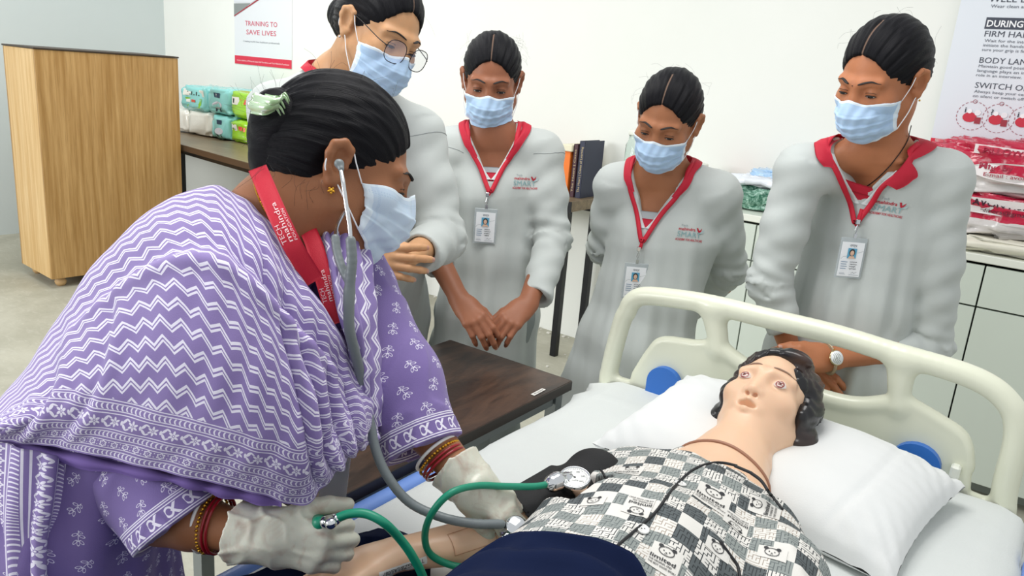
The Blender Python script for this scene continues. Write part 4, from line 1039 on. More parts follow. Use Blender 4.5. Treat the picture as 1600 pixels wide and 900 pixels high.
def ribbon(tree, pts, w, mat, name, root, off=.003, n=40, th=.0012):
    """flat strap lying on the cloth; pts are world points"""
    c = catmull(pts, n); nn = []; cc = []
    for q in c:
        loc, nr_, i, d = tree.find_nearest(Vector(q)); nn.append(np.array(nr_)); cc.append(np.array(loc)+np.array(nr_)*off if d < .03 else q)
    cc = np.array(cc); cc[1:-1] = (cc[:-2]+cc[1:-1]*2+cc[2:])/4; t = np.gradient(cc, axis=0); vs = []
    for q, nr_, tt in zip(cc, nn, t):
        s_ = nrm(np.cross(tt, nr_))*w/2; nr_ = nr_*th; vs += [q-s_, q+s_, q+s_+nr_, q-s_+nr_]
    fs = []; m = len(cc)
    for i in range(m-1):
        for k in range(4): fs.append((4*i+k, 4*i+(k+1) % 4, 4*i+4+(k+1) % 4, 4*i+4+k))
    fs += [(0, 3, 2, 1), (4*m-4, 4*m-3, 4*m-2, 4*m-1)]
    return obj(name, vs, fs, mat, root, True), cc, nn
def badge(root, top, down, right, w=.056, h=.086, name_='badge', hair='#2b2b30', shade='#dcb79e'):
    """clip, clear holder and printed card hanging at `top`"""
    down = nrm(down); right = nrm(np.asarray(right)-down*(np.asarray(right)@down)); out = np.cross(right, -down)
    mb = MB(); B = np.array([right, out, -down]).T
    mb.box(top+down*.006, (.010, .005, .012), M=B, bev=.001); mb.tube([top+down*.012, top+down*.022+right*.003, top+down*.036, top+down*.026-right*.003, top+down*.014], .0012, 6); mb.box(top+down*.042, (.007, .002, .014), M=B)
    mb.build('badge_clip', M['steel'], root)
    c = top+down*(.046+h/2+.006)
    hold = MB().box(c, (w+.008, .0022, h+.014), M=B, bev=.0009).build('badge_holder', M['badgefilm'], root)
    MB().box(c+down*.003+out*.0012, (w-.002, .0014, h-.002), M=B).build('badge_card', M['card'], hold)
    p = Print(); p.text('समर्थ', w/2, h*.865, .006, '#565c66', width=w*.3, align='c')
    p.rect(w*.30, h*.53, w*.68, h*.82, '#5aa3c4'); p.disc(w*.49, h*.70, w*.125, hair, w*.16); p.disc(w*.49, h*.685, w*.085, shade, w*.115); p.poly([(w*.34, h*.53), (w*.40, h*.60), (w*.58, h*.60), (w*.66, h*.53)], shade); p.disc(w*.46, h*.69, w*.014, '#2b2b30', n=6); p.disc(w*.525, h*.69, w*.014, '#2b2b30', n=6); p.rect(w*.47, h*.647, w*.515, h*.655, '#b0545a')
    for i in range(4):
        y_ = h*(.42-.065*i); p.rect(w*.08, y_, w*(.36-.03*(i % 2)), y_+h*.018, '#7b93ab'); R_ = np.random.default_rng(i+len(name_)); x_ = w*.46
        for k in range(6):
            ww = w*R_.uniform(.03, .07); p.line([(x_, y_+R_.uniform(-.001, .002)), (x_+ww*.5, y_+h*.03), (x_+ww, y_)], .0007, '#2d3138'); x_ += ww
    p.rect(w*.08, h*.10, w*.30, h*.112, '#9aa3ad'); p.rect(w*.08, h*.07, w*.34, h*.082, '#9aa3ad'); p.rect(w*.50, h*.06, w*.92, h*.072, '#9aa3ad'); p.line([(w*.58, h*.11), (w*.66, h*.15), (w*.7, h*.11), (w*.82, h*.16)], .0007, '#4a5058')
    p.line([(w*.02, h*.50), (w*.12, h*.58), (w*.28, h*.60)], .0005, '#5f6670'); p.line([(w*.70, h*.70), (w*.95, h*.76)], .0005, '#5f6670')
    p.build('badge_print', plane_map(c+down*.003-right*w/2+down*(h/2), right, -down, .0026), hold)
def shirt_logo(tree, o, r, u, root, sc=1.0):
    p = Print(); p.text('Tech', .008, .052, .0085, '#8d999c', width=.024); p.text('mahindra', 0, .038, .011, '#b3162f', width=.062, bold=True)
    p.poly([(.066, .050), (.073, .036), (.078, .040), (.071, .052)], '#b3162f'); p.poly([(.073, .036), (.088, .052), (.085, .041), (.077, .034)], '#b3162f'); p.poly([(.072, .030), (.098, .047), (.094, .034)], '#a9b9bb')
    p.text('SMART', -.003, .014, .020, '#7fa3a6', width=.088); p.text('ACADEMY FOR HEALTHCARE', -.008, 0, .0085, '#b3162f', width=.100, bold=True)
    for k in p.m: p.m[k] = ([tuple(V(*q)*sc) for q in p.m[k][0]], p.m[k][1])
    p.build('embroidered_logo', drape_map(tree, o, r, u, .0012, .3), root)
def face_gear(): pass
def girl(S_):
    """one trainee; S_ holds world joints and options"""
    base = V(*S_['feet'], 0); root = thing('person', S_['label'], 'person', base, 0, 'masked trainees around the bed')
    H_ = S_['head']; C = S_['frame']; neck = S_['neck']; sk = m_skin('skin', S_['skin'])
    parts = []
    sd = SD(); head_sd(sd, H_, neck); k = C
    W0 = S_.get('tor', {}).get('w', (.150,))[0]; D0 = S_.get('tor', {}).get('dp', (.098,))[0]
    sd.econe(lerp(neck, S_['chest'], .27), S_['chest'], C.X, (.104, .049), (W0-.016, D0-.013), 'u', .05)
    sd.cone(neck, lerp(neck, S_['shl'], .5)-C.Z*.004, .038, .034, 'u', .04); sd.cone(neck, lerp(neck, S_['shr'], .5)-C.Z*.004, .038, .034, 'u', .04)
    for q in (-1, 1): sd.cone(neck-C.Z*.034+C.Y*.036+C.X*q*.014, neck-C.Z*.030+C.X*q*.065+C.Y*.026, .006, .005, 'u', .012)
    hm = sd.mesh(.0027 if S_.get('fine') else .0029, lo=neck-V(9, 9, .15)); parts.append(hm); htree = bvh(*hm)
    nails = []
    for (el, wr, kw) in S_['arms']:
        sd = SD(); arm(sd, el, wr, *S_.get('armr', (.036, .0235)))
        if kw: hand_sd(sd, wr, nails=nails, **kw)
        parts.append(sd.mesh(.0026))
    # hips, legs and feet under the clothes
    sd = SD(); hp = S_['hip']
    sd.econe(lerp(neck, S_['chest'], .75), hp, C.X, (.12, .07), (.13, .085), 'u', .03)
    for q, ft in ((-1, S_['feetpts'][0]), (1, S_['feetpts'][1])):
        ft = V(*ft, 0); knee = lerp(hp+C.X*q*.07, ft+V(0, 0, .09), .5)+C.Y*.02
        sd.chain([hp+C.X*q*.075, knee, ft+V(0, 0, .08)], [.075, .05, .034], .02); sd.econe(ft+V(0, 0, .035)-C.Y*.03, ft+V(0, 0, .028)+C.Y*.14, C.X, (.03, .028), (.035, .02), 'u', .02)
    parts.append(sd.mesh(.009)); v, f = join(parts); obj('body', v, f, sk, root)
    if nails: nail_mesh(nails).build('fingernails', M['nail'], root, True)['kind'] = 'stuff'
    # trousers and shoes
    for q, ft in ((-1, S_['feetpts'][0]), (1, S_['feetpts'][1])):
        ft = V(*ft, 0); knee = lerp(hp+C.X*q*.07, ft+V(0, 0, .09), .5)+C.Y*.02; sd = SD(); sd.chain([hp+C.X*q*.07, knee, ft+V(0, 0, .10)], [.088, .066, .055], .03); v, f = sd.mesh(.009); obj('trouser_leg', v, f, M['trouser'], root)
        sd = SD(); sd.econe(ft+V(0, 0, .036)-C.Y*.04, ft+V(0, 0, .030)+C.Y*.15, C.X, (.036, .035), (.042, .027), 'u', .02); sd.plane(V(0, 0, .001), (0, 0, -1)); v, f = sd.mesh(.006); obj('shoe', v, f, M['shoe'], root)
    # tunic
    sd = SD(); torso(sd, S_['shl'], S_['shr'], neck, S_['chest'], S_['waist'], hp, S_['hem'], C.X, **S_.get('tor', {}))
    fore = []
    for a in S_['sleeves']:
        r0, r1, r2 = a[3] if len(a) > 3 else (.058, .050, .043); m_ = lerp(a[0], a[1], .5)
        sd.cone(a[0], m_, r0, (r0+r1)/2+.001, 'u', .03); sd.cone(m_, a[1], (r0+r1)/2+.001, r1, 'u', .02)
        s2 = SD(); s2.cone(m_, a[1], (r0+r1)/2+.0002, r1+.0008, 'u', .01); s2.cone(a[1], a[2], r1+.0008, r2, 'u', .018)
        if len(a) < 5: cuff(s2, a[1], a[2], r2)
        fore.append(s2)
    vb = S_['vbot']; vz = (vb-neck)@C.Z; vx = (vb-neck)@C.X; R0 = S_.get('nw', .060)
    hw = lambda z: R0*np.clip((z-vz)/(-.005-vz), 0, 1)**.85
    sd.box(V(S_['hem'][0], S_['hem'][1], S_['hem'][2]-.30), V(.5, .5, .30), None, .001, 's', .002)
    sd.post.append(wrinkle(S_['seed'], C, [a[:3] for a in S_['sleeves']], 0, S_.get('wr', 1.0)))
    sol = sd.mesh(.010, lo=neck-V(.4, .4, .45), hi=neck+V(.4, .4, .2)); st = bvh(*sol); c0 = neck-C.Z*.075-C.Y*.02
    def proj(pts, off):
        out = []
        for q in pts:
            d = nrm(q-c0)
            if (q-neck)@C.Y > .05:
                df = nrm(C.Y*.93+C.Z*.36); h = st.ray_cast(Vector(q+df*.25), Vector(-df), .45)
                if h[0] is not None and (np.array(h[0])-neck)@C.Y > -.02: out.append(np.array(h[0])+df*off); continue
            h = st.ray_cast(Vector(c0+d*.35), Vector(-d), .35)
            out.append((np.array(h[0]) if h[0] is not None else q)+d*off)
        return np.array(out)
    def opening(p):
        q = (p-neck)@C.B.T; sh_ = vx*np.clip(q[:, 2]/vz, 0, 1)
        dv = np.where(q[:, 2] > vz, (np.abs(q[:, 0]-sh_)-hw(q[:, 2]))*.8, (vz-q[:, 2])+np.abs(q[:, 0]-sh_)*.3)
        dv = np.maximum(dv, -(q[:, 1]+.005)); dr = np.hypot(q[:, 0], q[:, 1]+.008)-R0-.001; dr = np.maximum(dr, -(q[:, 2]+.055)); return np.minimum(dv, dr)
    sd.fn(opening, neck-C.Z*.03, .22, 's', .002)
    tm = sd.mesh(.0058); wf = sd.post[0]; fm_ = []
    for s2 in fore: s2.post.append(wf); fm_.append(s2.mesh(.0052))
    tm = join([tm]+fm_)
    puv = None; tun = obj('tunic', tm[0], tm[1], M['tunic'], root); tt = bvh(*tm)
    
    EB = lambda q, z, o=0.0: neck+C.X*((vx*min(1, max(0, z/vz)))+q*(float(hw(z))+o))+C.Y*.09+C.Z*z
    for (sh_, el_) in ((S_['shl'], S_['sleeves'][0][1]), (S_['shr'], S_['sleeves'][1][1])):
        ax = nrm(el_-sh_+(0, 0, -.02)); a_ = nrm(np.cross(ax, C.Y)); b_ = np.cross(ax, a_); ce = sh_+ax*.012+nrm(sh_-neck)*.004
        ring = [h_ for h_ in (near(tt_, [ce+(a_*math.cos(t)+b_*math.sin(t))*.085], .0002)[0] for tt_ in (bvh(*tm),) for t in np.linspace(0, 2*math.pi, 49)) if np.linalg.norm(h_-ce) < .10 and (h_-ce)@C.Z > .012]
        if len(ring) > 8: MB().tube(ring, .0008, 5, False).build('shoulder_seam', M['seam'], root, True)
    # vest filling the foot of the opening
    for (z0, z1, mt, nm, of) in ((vz*.66, vz*.84, S_.get('vest', 'vest'), 'vest', -.004), (vz*.80, vz*1.02, 'redcloth', 'vest_trim', -.0025)):
        rows = []
        for t in np.linspace(0, 1, 5):
            z = lerp(z0, z1, t); rows.append(proj([lerp(EB(-1, z, .006), EB(1, z, .006), u) for u in np.linspace(0, 1, 9)], of))
        vs, fs, uv, gg = patch(rows, 16, 8, None, .0015, flip=True); obj(nm, vs, fs, M[mt], root)
    # collar and the pale facing of the neck edge
    for q in (-1, 1):
        bk = S_['collar'] == 'flat'
        if bk: wd = [.034, .034, .032, .032, .032, .032, .032, .030, .022]; zz = [.026, .024, .018, .008, -.006, -.020, -.036, -.052, -.066]; hgt = [.010]*9
        else: wd = [.016, .017, .018, .019, .020, .019, .017, .013, .007]; zz = [.038, .036, .032, .024, .006, -.012, -.028, -.042, -.054]; hgt = [.016]*9
        az_ = [0, 35, 65, 88, 112, None, None, None, None]; inn = []; out = []
        for j in range(9):
            if az_[j] is not None:
                a_ = math.radians(az_[j]); r_ = R0+.002; ip = neck+C.X*q*r_*math.sin(a_)-C.Y*(r_*math.cos(a_)+.008)+C.Z*zz[j]
                o_ = (r_+wd[j]); op = neck+C.X*q*o_*math.sin(a_)-C.Y*(o_*math.cos(a_)+.008)+C.Z*(zz[j]-.012)
                pi_ = proj([ip-C.Z*.02], .002)[0]; po = proj([op], .005)[0]
                inn.append(ip if j < 4 else lerp(ip, proj([EB(q, 0.0, .002)], .005)[0], .6)); out.append(po)
            else:
                z = zz[j]
                if bk: xi = R0*(1-.10*(j-4)); E_ = lambda o: neck+C.X*(vx*min(1, max(0, z/vz))*.5+q*(xi+o))+C.Y*.09+C.Z*z
                else: E_ = lambda o: EB(q, z, o)
                inn.append(proj([E_(-.001)], .006)[0]); out.append(proj([E_(wd[j])-C.Z*.004], .0055)[0])
        inn = catmull(inn, 25); out = catmull(out, 25); rows = []
        for t in np.linspace(0, 1, 5): rows.append(inn*(1-t)+out*t+(nrm(inn[0]-c0)*0+C.Z*.3+C.Y*.0)*(.016 if bk else .010)*math.sin(math.pi*t)*np.linspace(1, .2, 25)[:, None])
        for ti, t in enumerate(np.linspace(0, 1, 5)):
            if t > .1: rows[ti][7:] = proj(rows[ti][7:], .0050+.0035*math.sin(math.pi*t)*(1 if bk else .5))
        vs, fs, uv, gg = patch(np.array(rows)[:, ::2], 48, 14, None, .0022, flip=(q < 0)); obj('collar', vs, fs, M['redcloth'], root)
        zf = np.linspace(-.03, vz*.99, 9); A_ = proj([EB(q, z, -.0025) for z in zf], -.004); B_ = proj([EB(q, z, .0015) for z in zf], .0018); C_ = proj([EB(q, z, .0125) for z in zf], .0016)
        vs, fs, uv, gg = patch([A_, B_, C_], 24, 8, None, .0012, flip=(q < 0)); obj('neck_facing', vs, fs, M['lining'], root)
    lb_ = vb-C.Z*.004
    for q in (-1, 1):
        lo_ = S_.get('lo', .010)
        pl = [neck+C.X*q*(R0+.004)-C.Y*.01+C.Z*.01, EB(q, -.008, lo_*.5), EB(q, vz*.35, lo_), EB(q, vz*.7, lo_*.8), lb_+C.X*q*.006+C.Y*.05, lb_-C.Z*.005+C.Y*.05]
        c = catmull(pl, 36); c[4:] = proj(c[4:], .0062); ribbon(st, c, S_.get('lw', .0125), M['lanyard'], 'lanyard', root, .0062)
    if S_.get('badge') is not None:
        bt = S_['badge']; q = near(tt, [bt], .016)[0]
        ribbon(st, proj([lb_-C.Z*.004+C.Y*.05, lerp(lb_, q, .5)+C.Y*.05, q], .006), .009, M['lanyard'], 'lanyard', root, .0062)
        badge(root, q, S_.get('bdown', V(0, 0, -1))*1.0, S_.get('bright', CR), name_=S_['label'])
    if S_.get('logo'):
        shirt_logo(tt, *S_['logo'][:3], root, *(S_['logo'][3:]))
    # face, hair
    e = dict(lo=-.42, op=.26, gaze=-.38); e.update(S_.get('eyes', {})); eyes(H_, root, htree, **e)
    hs = hair_sd(H_, **S_.get('hairkw', {})); v, f = hs.mesh(.0025); obj('hair', v, f, M['hair'], root, True, hair_uv(H_, v))
    if S_.get('bun'):
        b = bun_mesh(H_, *S_['bun']); v, f = b.mesh(.0024); obj('hair_bun', v, f, M['hairb'], root, True, hair_uv(H_, v)*V(1, 1.7, 1.7))
    strands(H_, S_.get('fly', 26)//2, S_['seed'], flyaway(), .00015).build('loose_hair', M['strand'], root, True)['kind'] = 'stuff'
    face_mask(H_, root, S_.get('mlabel', 'pale blue pleated face mask'), tree=htree, seed=S_['seed'], **S_.get('mask', {}))
    return root, tt, htree, C, H_
def bframe(o, az, lean=(0, 0, 1)):
    """body frame: az = degrees the chest turns to the viewer's left from facing the camera"""
    to = -V(o[0], o[1], 0); a = math.radians(az); to = nrm(to); c, s_ = math.cos(a), math.sin(a)
    return Frame(o, V(to[0]*c+to[1]*s_, -to[0]*s_+to[1]*c, 0), lean)
def hframe(o, az, pitch, roll_=0, sc=1.0, low=0):
    B = bframe(o, az); p = math.radians(pitch); fw = B.Y*math.cos(p)-B.Z*math.sin(p); up = B.Z*math.cos(p)+B.Y*math.sin(p); r = math.radians(roll_)
    up = up*math.cos(r)+np.cross(fw, up)*math.sin(r); return Frame(o, fw, up, sc)
TOCAM = -CF
# ---- girl behind the table, facing us
nk = P(770, 208, 2.25); C2 = bframe(nk, 0)
shl, shr = P(847, 238, 2.27), P(698, 234, 2.27)
el_l, wr_l = P(864, 372, 2.27), P(833, 468, 2.13); el_r, wr_r = P(655, 350, 2.22), P(712, 462, 2.10)
g2 = girl(dict(label='standing trainee with centre parting and dark eyes behind the walnut table, fingertips touching', feet=(-1.33, 1.90), feetpts=[(-1.42, 1.84), (-1.25, 1.97)], seed=11, skin='#986349',
    head=hframe(P(768, 124, 2.22), 3, 17, 0, 1.0), frame=C2, neck=nk, shl=shl, shr=shr, chest=P(772, 300, 2.30), waist=P(765, 400, 2.33), hip=P(760, 490, 2.36), hem=V(*P(756, 490, 2.38)[:2], .52),
    arms=[(el_l, P(824, 476, 2.11), dict(d=P(775, 522, 2.03)-P(824, 476, 2.11), n=TOCAM+V(0, 0, .5), side=P(770, 480, 2.0)-P(824, 476, 2.11), curls=[(30, 35, 25), (32, 40, 25), (30, 42, 25), (28, 40, 25)], thumb=((.45, .85, -.35), (.15, .95, -.35)))),
          (el_r, P(719, 470, 2.09), dict(d=P(757, 520, 2.02)-P(719, 470, 2.09), n=TOCAM+V(0, 0, .4), side=P(790, 470, 2.0)-P(719, 470, 2.09), curls=[(22, 30, 20), (26, 34, 22), (30, 36, 22), (32, 38, 22)], thumb=((.45, .85, -.35), (.15, .95, -.35))))],
    sleeves=[(shl, el_l, P(838, 465, 2.14)), (shr, el_r, P(690, 420, 2.14))], vbot=P(767, 282, 2.18), collar='stand', badge=P(761, 300, 2.17), bright=C2.X*-1, nw=.064,
    logo=(P(804, 291, 2.15), CR, CU, .70), bun=None, tor=dict(w=(.142, .135, .152, .175)), hairkw=dict(fore=.050), eyes=dict(lo=-.40, op=.27), fly=40))
# ---- short girl behind the left end of the headboard
nk = P(1035, 262, 2.13); C3 = bframe(nk, 12)
shl, shr = P(1122, 303, 2.13), P(962, 290, 2.20)
g3 = girl(dict(label='shorter trainee behind the left end of the headboard, arms folded behind her back', feet=(-1.0, 2.05), feetpts=[(-1.08, 2.02), (-.90, 2.07)], seed=12, skin='#a87150',
    head=hframe(P(1043, 186, 2.03), 16, 24, -6, .98), frame=C3, neck=nk, shl=shl, shr=shr, chest=P(1035, 370, 2.20), waist=P(1015, 460, 2.22), hip=P(992, 540, 2.25), hem=V(*P(975, 540, 2.27)[:2], .50),
    arms=[(P(1140, 430, 2.27), P(1090, 480, 2.40), None), (P(945, 395, 2.33), P(990, 450, 2.42), None)],
    sleeves=[(shl, P(1137, 420, 2.25), P(1080, 478, 2.40), (.058, .052, .045), 1), (shr, P(946, 385, 2.32), P(1000, 450, 2.42), (.056, .050, .045), 1)], vbot=P(1003, 356, 2.08), nw=.072, collar='stand', badge=P(994, 388, 2.09), bright=CR,
    logo=(P(1062, 374, 2.06), CR*.98-CU*.1, CU*.98+CR*.1, .72), bun=((0.01, -.105, .0), .036, 3, (.3, -1, .2)), hairkw=dict(fore=.050), eyes=dict(lo=-.42, op=.27, az0=-.1), fly=30, tor=dict(w=(.150, .142, .17, .21)), mask=dict(wide=1.0)))
# ---- girl with the wrist watch behind the headboard
nk = P(1372, 226, 1.86); C4 = bframe(nk, 18)
shl, shr = P(1476, 276, 1.86), P(1252, 266, 1.90)
el_l, wr_l = P(1450, 540, 1.97), P(1300, 560, 1.90); el_r, wr_r = P(1202, 440, 1.98), P(1240, 550, 1.97)
hd_ = hframe(P(1378, 122, 1.77), 33, 22, -4, 1.04)
g4 = girl(dict(label='tall trainee with a wrist watch and wide red collar behind the middle of the headboard', feet=(-.42, 2.12), feetpts=[(-.50, 2.08), (-.30, 2.14)], seed=13, skin='#b37551', fine=True,
    head=hd_, frame=C4, neck=nk, shl=shl, shr=shr, chest=P(1360, 350, 1.98), waist=P(1330, 470, 2.02), hip=P(1300, 560, 2.06), hem=V(*P(1290, 560, 2.08)[:2], .50),
    arms=[(el_l, P(1300, 560, 1.90), dict(d=P(1218, 562, 1.87)-P(1300, 560, 1.90), n=TOCAM*1.0+V(0, 0, .3), side=P(1240, 500, 1.9)-P(1260, 570, 1.9), curls=[(35, 45, 30), (38, 48, 30), (40, 50, 30), (42, 50, 30)], thumb=((.35, .95, -.1), (.05, 1, -.15)), sc=1.05)),
          (el_r, P(1236, 552, 1.99), dict(d=P(1280, 590, 1.93)-P(1236, 552, 1.99), n=TOCAM, side=P(1300, 540, 1.9)-P(1240, 560, 1.9), curls=[(20, 35, 20)]*4))],
    sleeves=[(shl, el_l, P(1392, 560, 1.94), (.060, .054, .046)), (shr, el_r, P(1226, 516, 1.98), (.058, .052, .044))], vbot=P(1322, 308, 1.80), nw=.080, collar='flat', badge=P(1327, 342, 1.82), bright=CR,
    logo=(P(1393, 327, 1.77), CR*.97-CU*.24, CU*.97+CR*.24, .66), bun=((0.0, -.112, .03), .040, 2, (.2, -1, .1)), tor=dict(w=(.160, .145, .175, .215), dp=(.105, .095, .115, .13)), hairkw=dict(fore=.046, front=.004), eyes=dict(lo=-.42, op=.26, az0=-.1), fly=30, vest='redcloth'))
root, tt, ht, C, Hh = g4
q = near(ht, [Hh(0.001, .12, .022)], .0006)[0]; MB().lathe([(.0014, 0), (.0012, .0006)], q, 10, M=np.array([Hh.X, Hh.Z, Hh.Y]).T).build('bindi', M['lash'], root)
cc_ = []
for q_ in catmull([V(1424, 196, 0), V(1416, 222, 0), V(1396, 252, 0), V(1370, 279, 0), V(1346, 297, 0)], 30):
    r_ = nrm(ray(q_[0], q_[1])); h = ht.ray_cast(Vector(CO), Vector(r_), 4); cc_.append(np.array(h[0])+np.array(h[1])*.0015 if h[0] is not None else P(q_[0], q_[1], 1.8))
MB().tube(cc_, .0011, 6).build('neck_cord', M['lash'], root, True)
earring(Hh, root, -1, M['gold'])
# wrist watch
wp = P(1299, 560, 1.935); ax = nrm(P(1300, 560, 1.90)-el_l); up = nrm(TOCAM+V(0, 0, .15)); up = nrm(up-ax*(up@ax)); sdv = np.cross(ax, up); B = np.array([sdv, ax, up]).T
wp = P(1300, 560, 1.90)+ax*.012; ring = [wp+(.0315*math.cos(a))*sdv+(.0275*math.sin(a))*up for a in np.linspace(0, 2*math.pi, 33)]
wt = MB().tube(ring, .0085, 8, False, .16, up=ax) ; w_ = wt.build('wrist_watch', material('mesh_strap', '#cfc4a8', .3, .8, bump=(1500, .5)), root, True, label='pale gold wrist watch with a white wavy dial')
dc = wp+up*.0285
MB().lathe([(.0165, 0), (.0185, .001), (.0185, .006), (.0168, .0075)], dc, 36, M=np.array([sdv, ax, up]).T).build('watch_case', M['gold'] if False else material('pale_gold', '#d9cba6', .22, 1.0), w_, True)
MB().lathe([(.0001, 0), (.0165, 0), (.0165, .0006)], dc+up*.0072, 36, M=B).build('watch_dial', M['card'], w_, True)
p = Print()
for k in range(4): p.line([(-.014+.002*abs(k-1.5), -.008+.005*k), (-.005, -.003+.005*k), (.004, -.009+.005*k), (.013-.002*abs(k-1.5), -.005+.005*k)], .0011, '#8d9a8a')
p.line([(0, 0), (.006, .003)], .0007, '#6d6a50'); p.line([(0, 0), (-.004, .007)], .0007, '#6d6a50'); p.build('dial_print', plane_map(dc+up*.0079, sdv, ax, .0004), w_)
MB().lathe([(.002, 0), (.0022, .003)], dc+sdv*.0185+up*.003, 10, M=np.array([ax, up, sdv]).T).build('crown', M['gold'], w_)
# ---- bespectacled girl leaning in behind the nurse
nk = P(527, 120, 1.86); C1 = bframe(nk, -28, (0.05, -.06, 1))
shl, shr = P(655, 210, 1.93), P(430, 172, 1.82)
el_l, wr_l = P(690, 372, 1.93), P(640, 398, 1.76); el_r, wr_r = P(470, 400, 1.66), P(545, 430, 1.64)
g1 = girl(dict(label='trainee in thin round glasses leaning in behind the nurse, hands clasped', feet=(-1.52, 1.36), feetpts=[(-1.56, 1.30), (-1.47, 1.45)], seed=14, skin='#c89a72', fine=True,
    head=hframe(P(592, 50, 1.76), -38, 20, -13, 1.04), frame=C1, neck=nk, shl=shl, shr=shr, chest=P(560, 290, 1.92), waist=P(582, 410, 2.10), hip=P(592, 500, 2.30), hem=V(*P(590, 500, 2.32)[:2], .50),
    arms=[(el_l, P(645, 396, 1.75), dict(d=P(590, 408, 1.69)-P(645, 396, 1.75), n=TOCAM*.2+CU*.5-CF*.0+V(0, 0, .3), side=TOCAM, curls=[(25, 50, 30)]*4, thumb=((.2, .95, .1), (.1, .98, .1)), sc=.98)),
          (el_r, P(548, 402, 1.64), dict(d=P(610, 408, 1.63)-P(548, 402, 1.64), n=TOCAM+CR*.1, side=CU, curls=[(12, 28, 14), (12, 30, 14), (13, 32, 14), (14, 34, 14)], thumb=((.40, .9, .0), (.05, 1, -.1)), sc=1.0, spread=1.6))],
    sleeves=[(shl, el_l, P(656, 396, 1.80), (.060, .058, .050)), (shr, el_r, P(535, 425, 1.65), (.060, .055, .048))], vbot=P(600, 270, 1.78), collar='stand', badge=None,
    logo=None, bun=((-.014, -.130, -.012), .046, 3, (.3, -1, .0)), hairkw=dict(fore=.050), eyes=dict(lo=-.42, op=.20, az0=.0), fly=16, tor=dict(w=(.158, .145, .150, .160))))
root, tt, ht, C, Hh = g1
earring(Hh, root, 1, M['steel'], .0026)
gl = MB(); lens = []
for q in (-1, 1):
    c0 = V(q*.034, .112, -.010); pts = []
    for a in np.linspace(0, 2*math.pi, 41)[:-1]:
        e_ = 2.6; x = abs(math.cos(a))**(2/e_)*math.copysign(.0255, math.cos(a)); z = abs(math.sin(a))**(2/e_)*math.copysign(.0235, math.sin(a)); pts.append(Hh(c0+V(x, -.006*(q*x/.0255*.5+.5), z)))
    gl.tube(pts+[pts[0]], .0009*1.04, 6, False); lens.append(pts)
gl.tube([Hh(-.009, .112, -.006), Hh(0, .1155, -.003), Hh(.009, .112, -.006)], .001, 6)
fr = gl.build('glasses', material('dark_metal_frame', '#2a2730', .3, .7), root, True, label='thin dark rounded glasses')
for pts in lens:
    mb = MB(); c0 = np.mean(pts, 0); mb.add([c0]+pts, [(0, i+1, (i+1) % 40+1) for i in range(40)]); mb.build('lens', material('lens_glass', '#cdd3ee', .05, Alpha=.22), fr)
for q in (-1, 1): MB().tube(catmull([Hh(q*.059, .108, -.004), Hh(q*.070, .085, .000), Hh(q*.079, .02, .012), Hh(q*.081, -.015, .012), Hh(q*.080, -.03, -.005)], 16), .0011, 6).build('temple', M['lash'], fr, True)
# ================================================================ the training manikin in the bed
plast = material('manikin_plastic', '#e6bf9f', .38, bump=(300, .04), var=.04, vs=8); plast.node_tree.nodes['Principled BSDF'].inputs['Subsurface Weight'].default_value = .1
M['plast'] = plast
mk = thing('training_manikin', 'female training manikin lying in bed, wide eyed with open mouth', 'manikin', (-.40, 1.2, .75))
HM = Frame((-.410, 1.522, .884), (-.06, -.60, .80), (.03, .80, .60), 1.08)
sd = SD(); head_sd(sd, HM, V(-.408, 1.33, .835), mouth=True, ears=False)
sd.econe(V(-.408, 1.33, .835), V(-.405, 1.22, .825), (1, 0, 0), (.066, .055), (.11, .062), 'u', .04)
sd.econe(V(-.405, 1.16, .822), V(-.40, .95, .825), (1, 0, 0), (.125, .062), (.12, .062), 'u', .04)
hv = sd.mesh(.0030); mtree = bvh(*hv)
fp = HM.inv(hv[0])
sh, el, wr = V(-.535, 1.135, .825), onz(812, 832, .818), onz(612, 868, .803)
sd = SD(); nl = []
sd.chain([sh, lerp(sh, el, .55), el], [.042, .040, .036], .02); sd.econe(el, lerp(el, wr, .3), nrm(np.cross(wr-el, (0, 0, 1))), (.037, .034), (.038, .033), 'u', .02)
sd.econe(lerp(el, wr, .3), wr, nrm(np.cross(wr-el, (0, 0, 1))), (.038, .033), (.027, .021), 'u', .02)
hand_sd(sd, wr, onz(525, 905, .79)-onz(612, 868, .803), (0, 0, 1), onz(480, 860, .79)-onz(612, 905, .79), [(10, 18, 10), (12, 20, 10), (14, 22, 12), (16, 24, 12)], thumb=((.62, .80, .0), (.30, .98, .0)), sc=.98, fat=1.05, nails=nl)
av = sd.mesh(.0032)
sd = SD(); sh2 = V(-.285, 1.15, .825); sd.chain([sh2, V(-.215, 1.0, .82), V(-.195, .80, .80), V(-.205, .60, .785), V(-.21, .50, .78)], [.036, .036, .034, .026, .022], .02); sd.chain([V(-.33, .9, .80), V(-.30, .2, .80), V(-.30, -.45, .78)], [.07, .07, .05], .03); sd.chain([V(-.46, .9, .80), V(-.50, .2, .80), V(-.50, -.45, .78)], [.07, .07, .05], .03)
bv = sd.mesh(.008)
v, f = join([hv, av, bv]); obj('body', v, f, plast, mk)
nail_mesh(nl).build('fingernails', material('plastic_nail', '#e0b093', .3), mk, True)['kind'] = 'stuff'
M['mkiris'] = material('manikin_iris', '#8c4a44', .2); M['mkbrow'] = material('painted_brow', '#a58d7c', .5)
eyes(HM, mk, mtree, lo=-.02, op=1.10, gaze=.10, az0=0, brow_z=.008, iris='mkiris', brow_c='mkbrow', wide=.95, irad=.58, lashes=False)
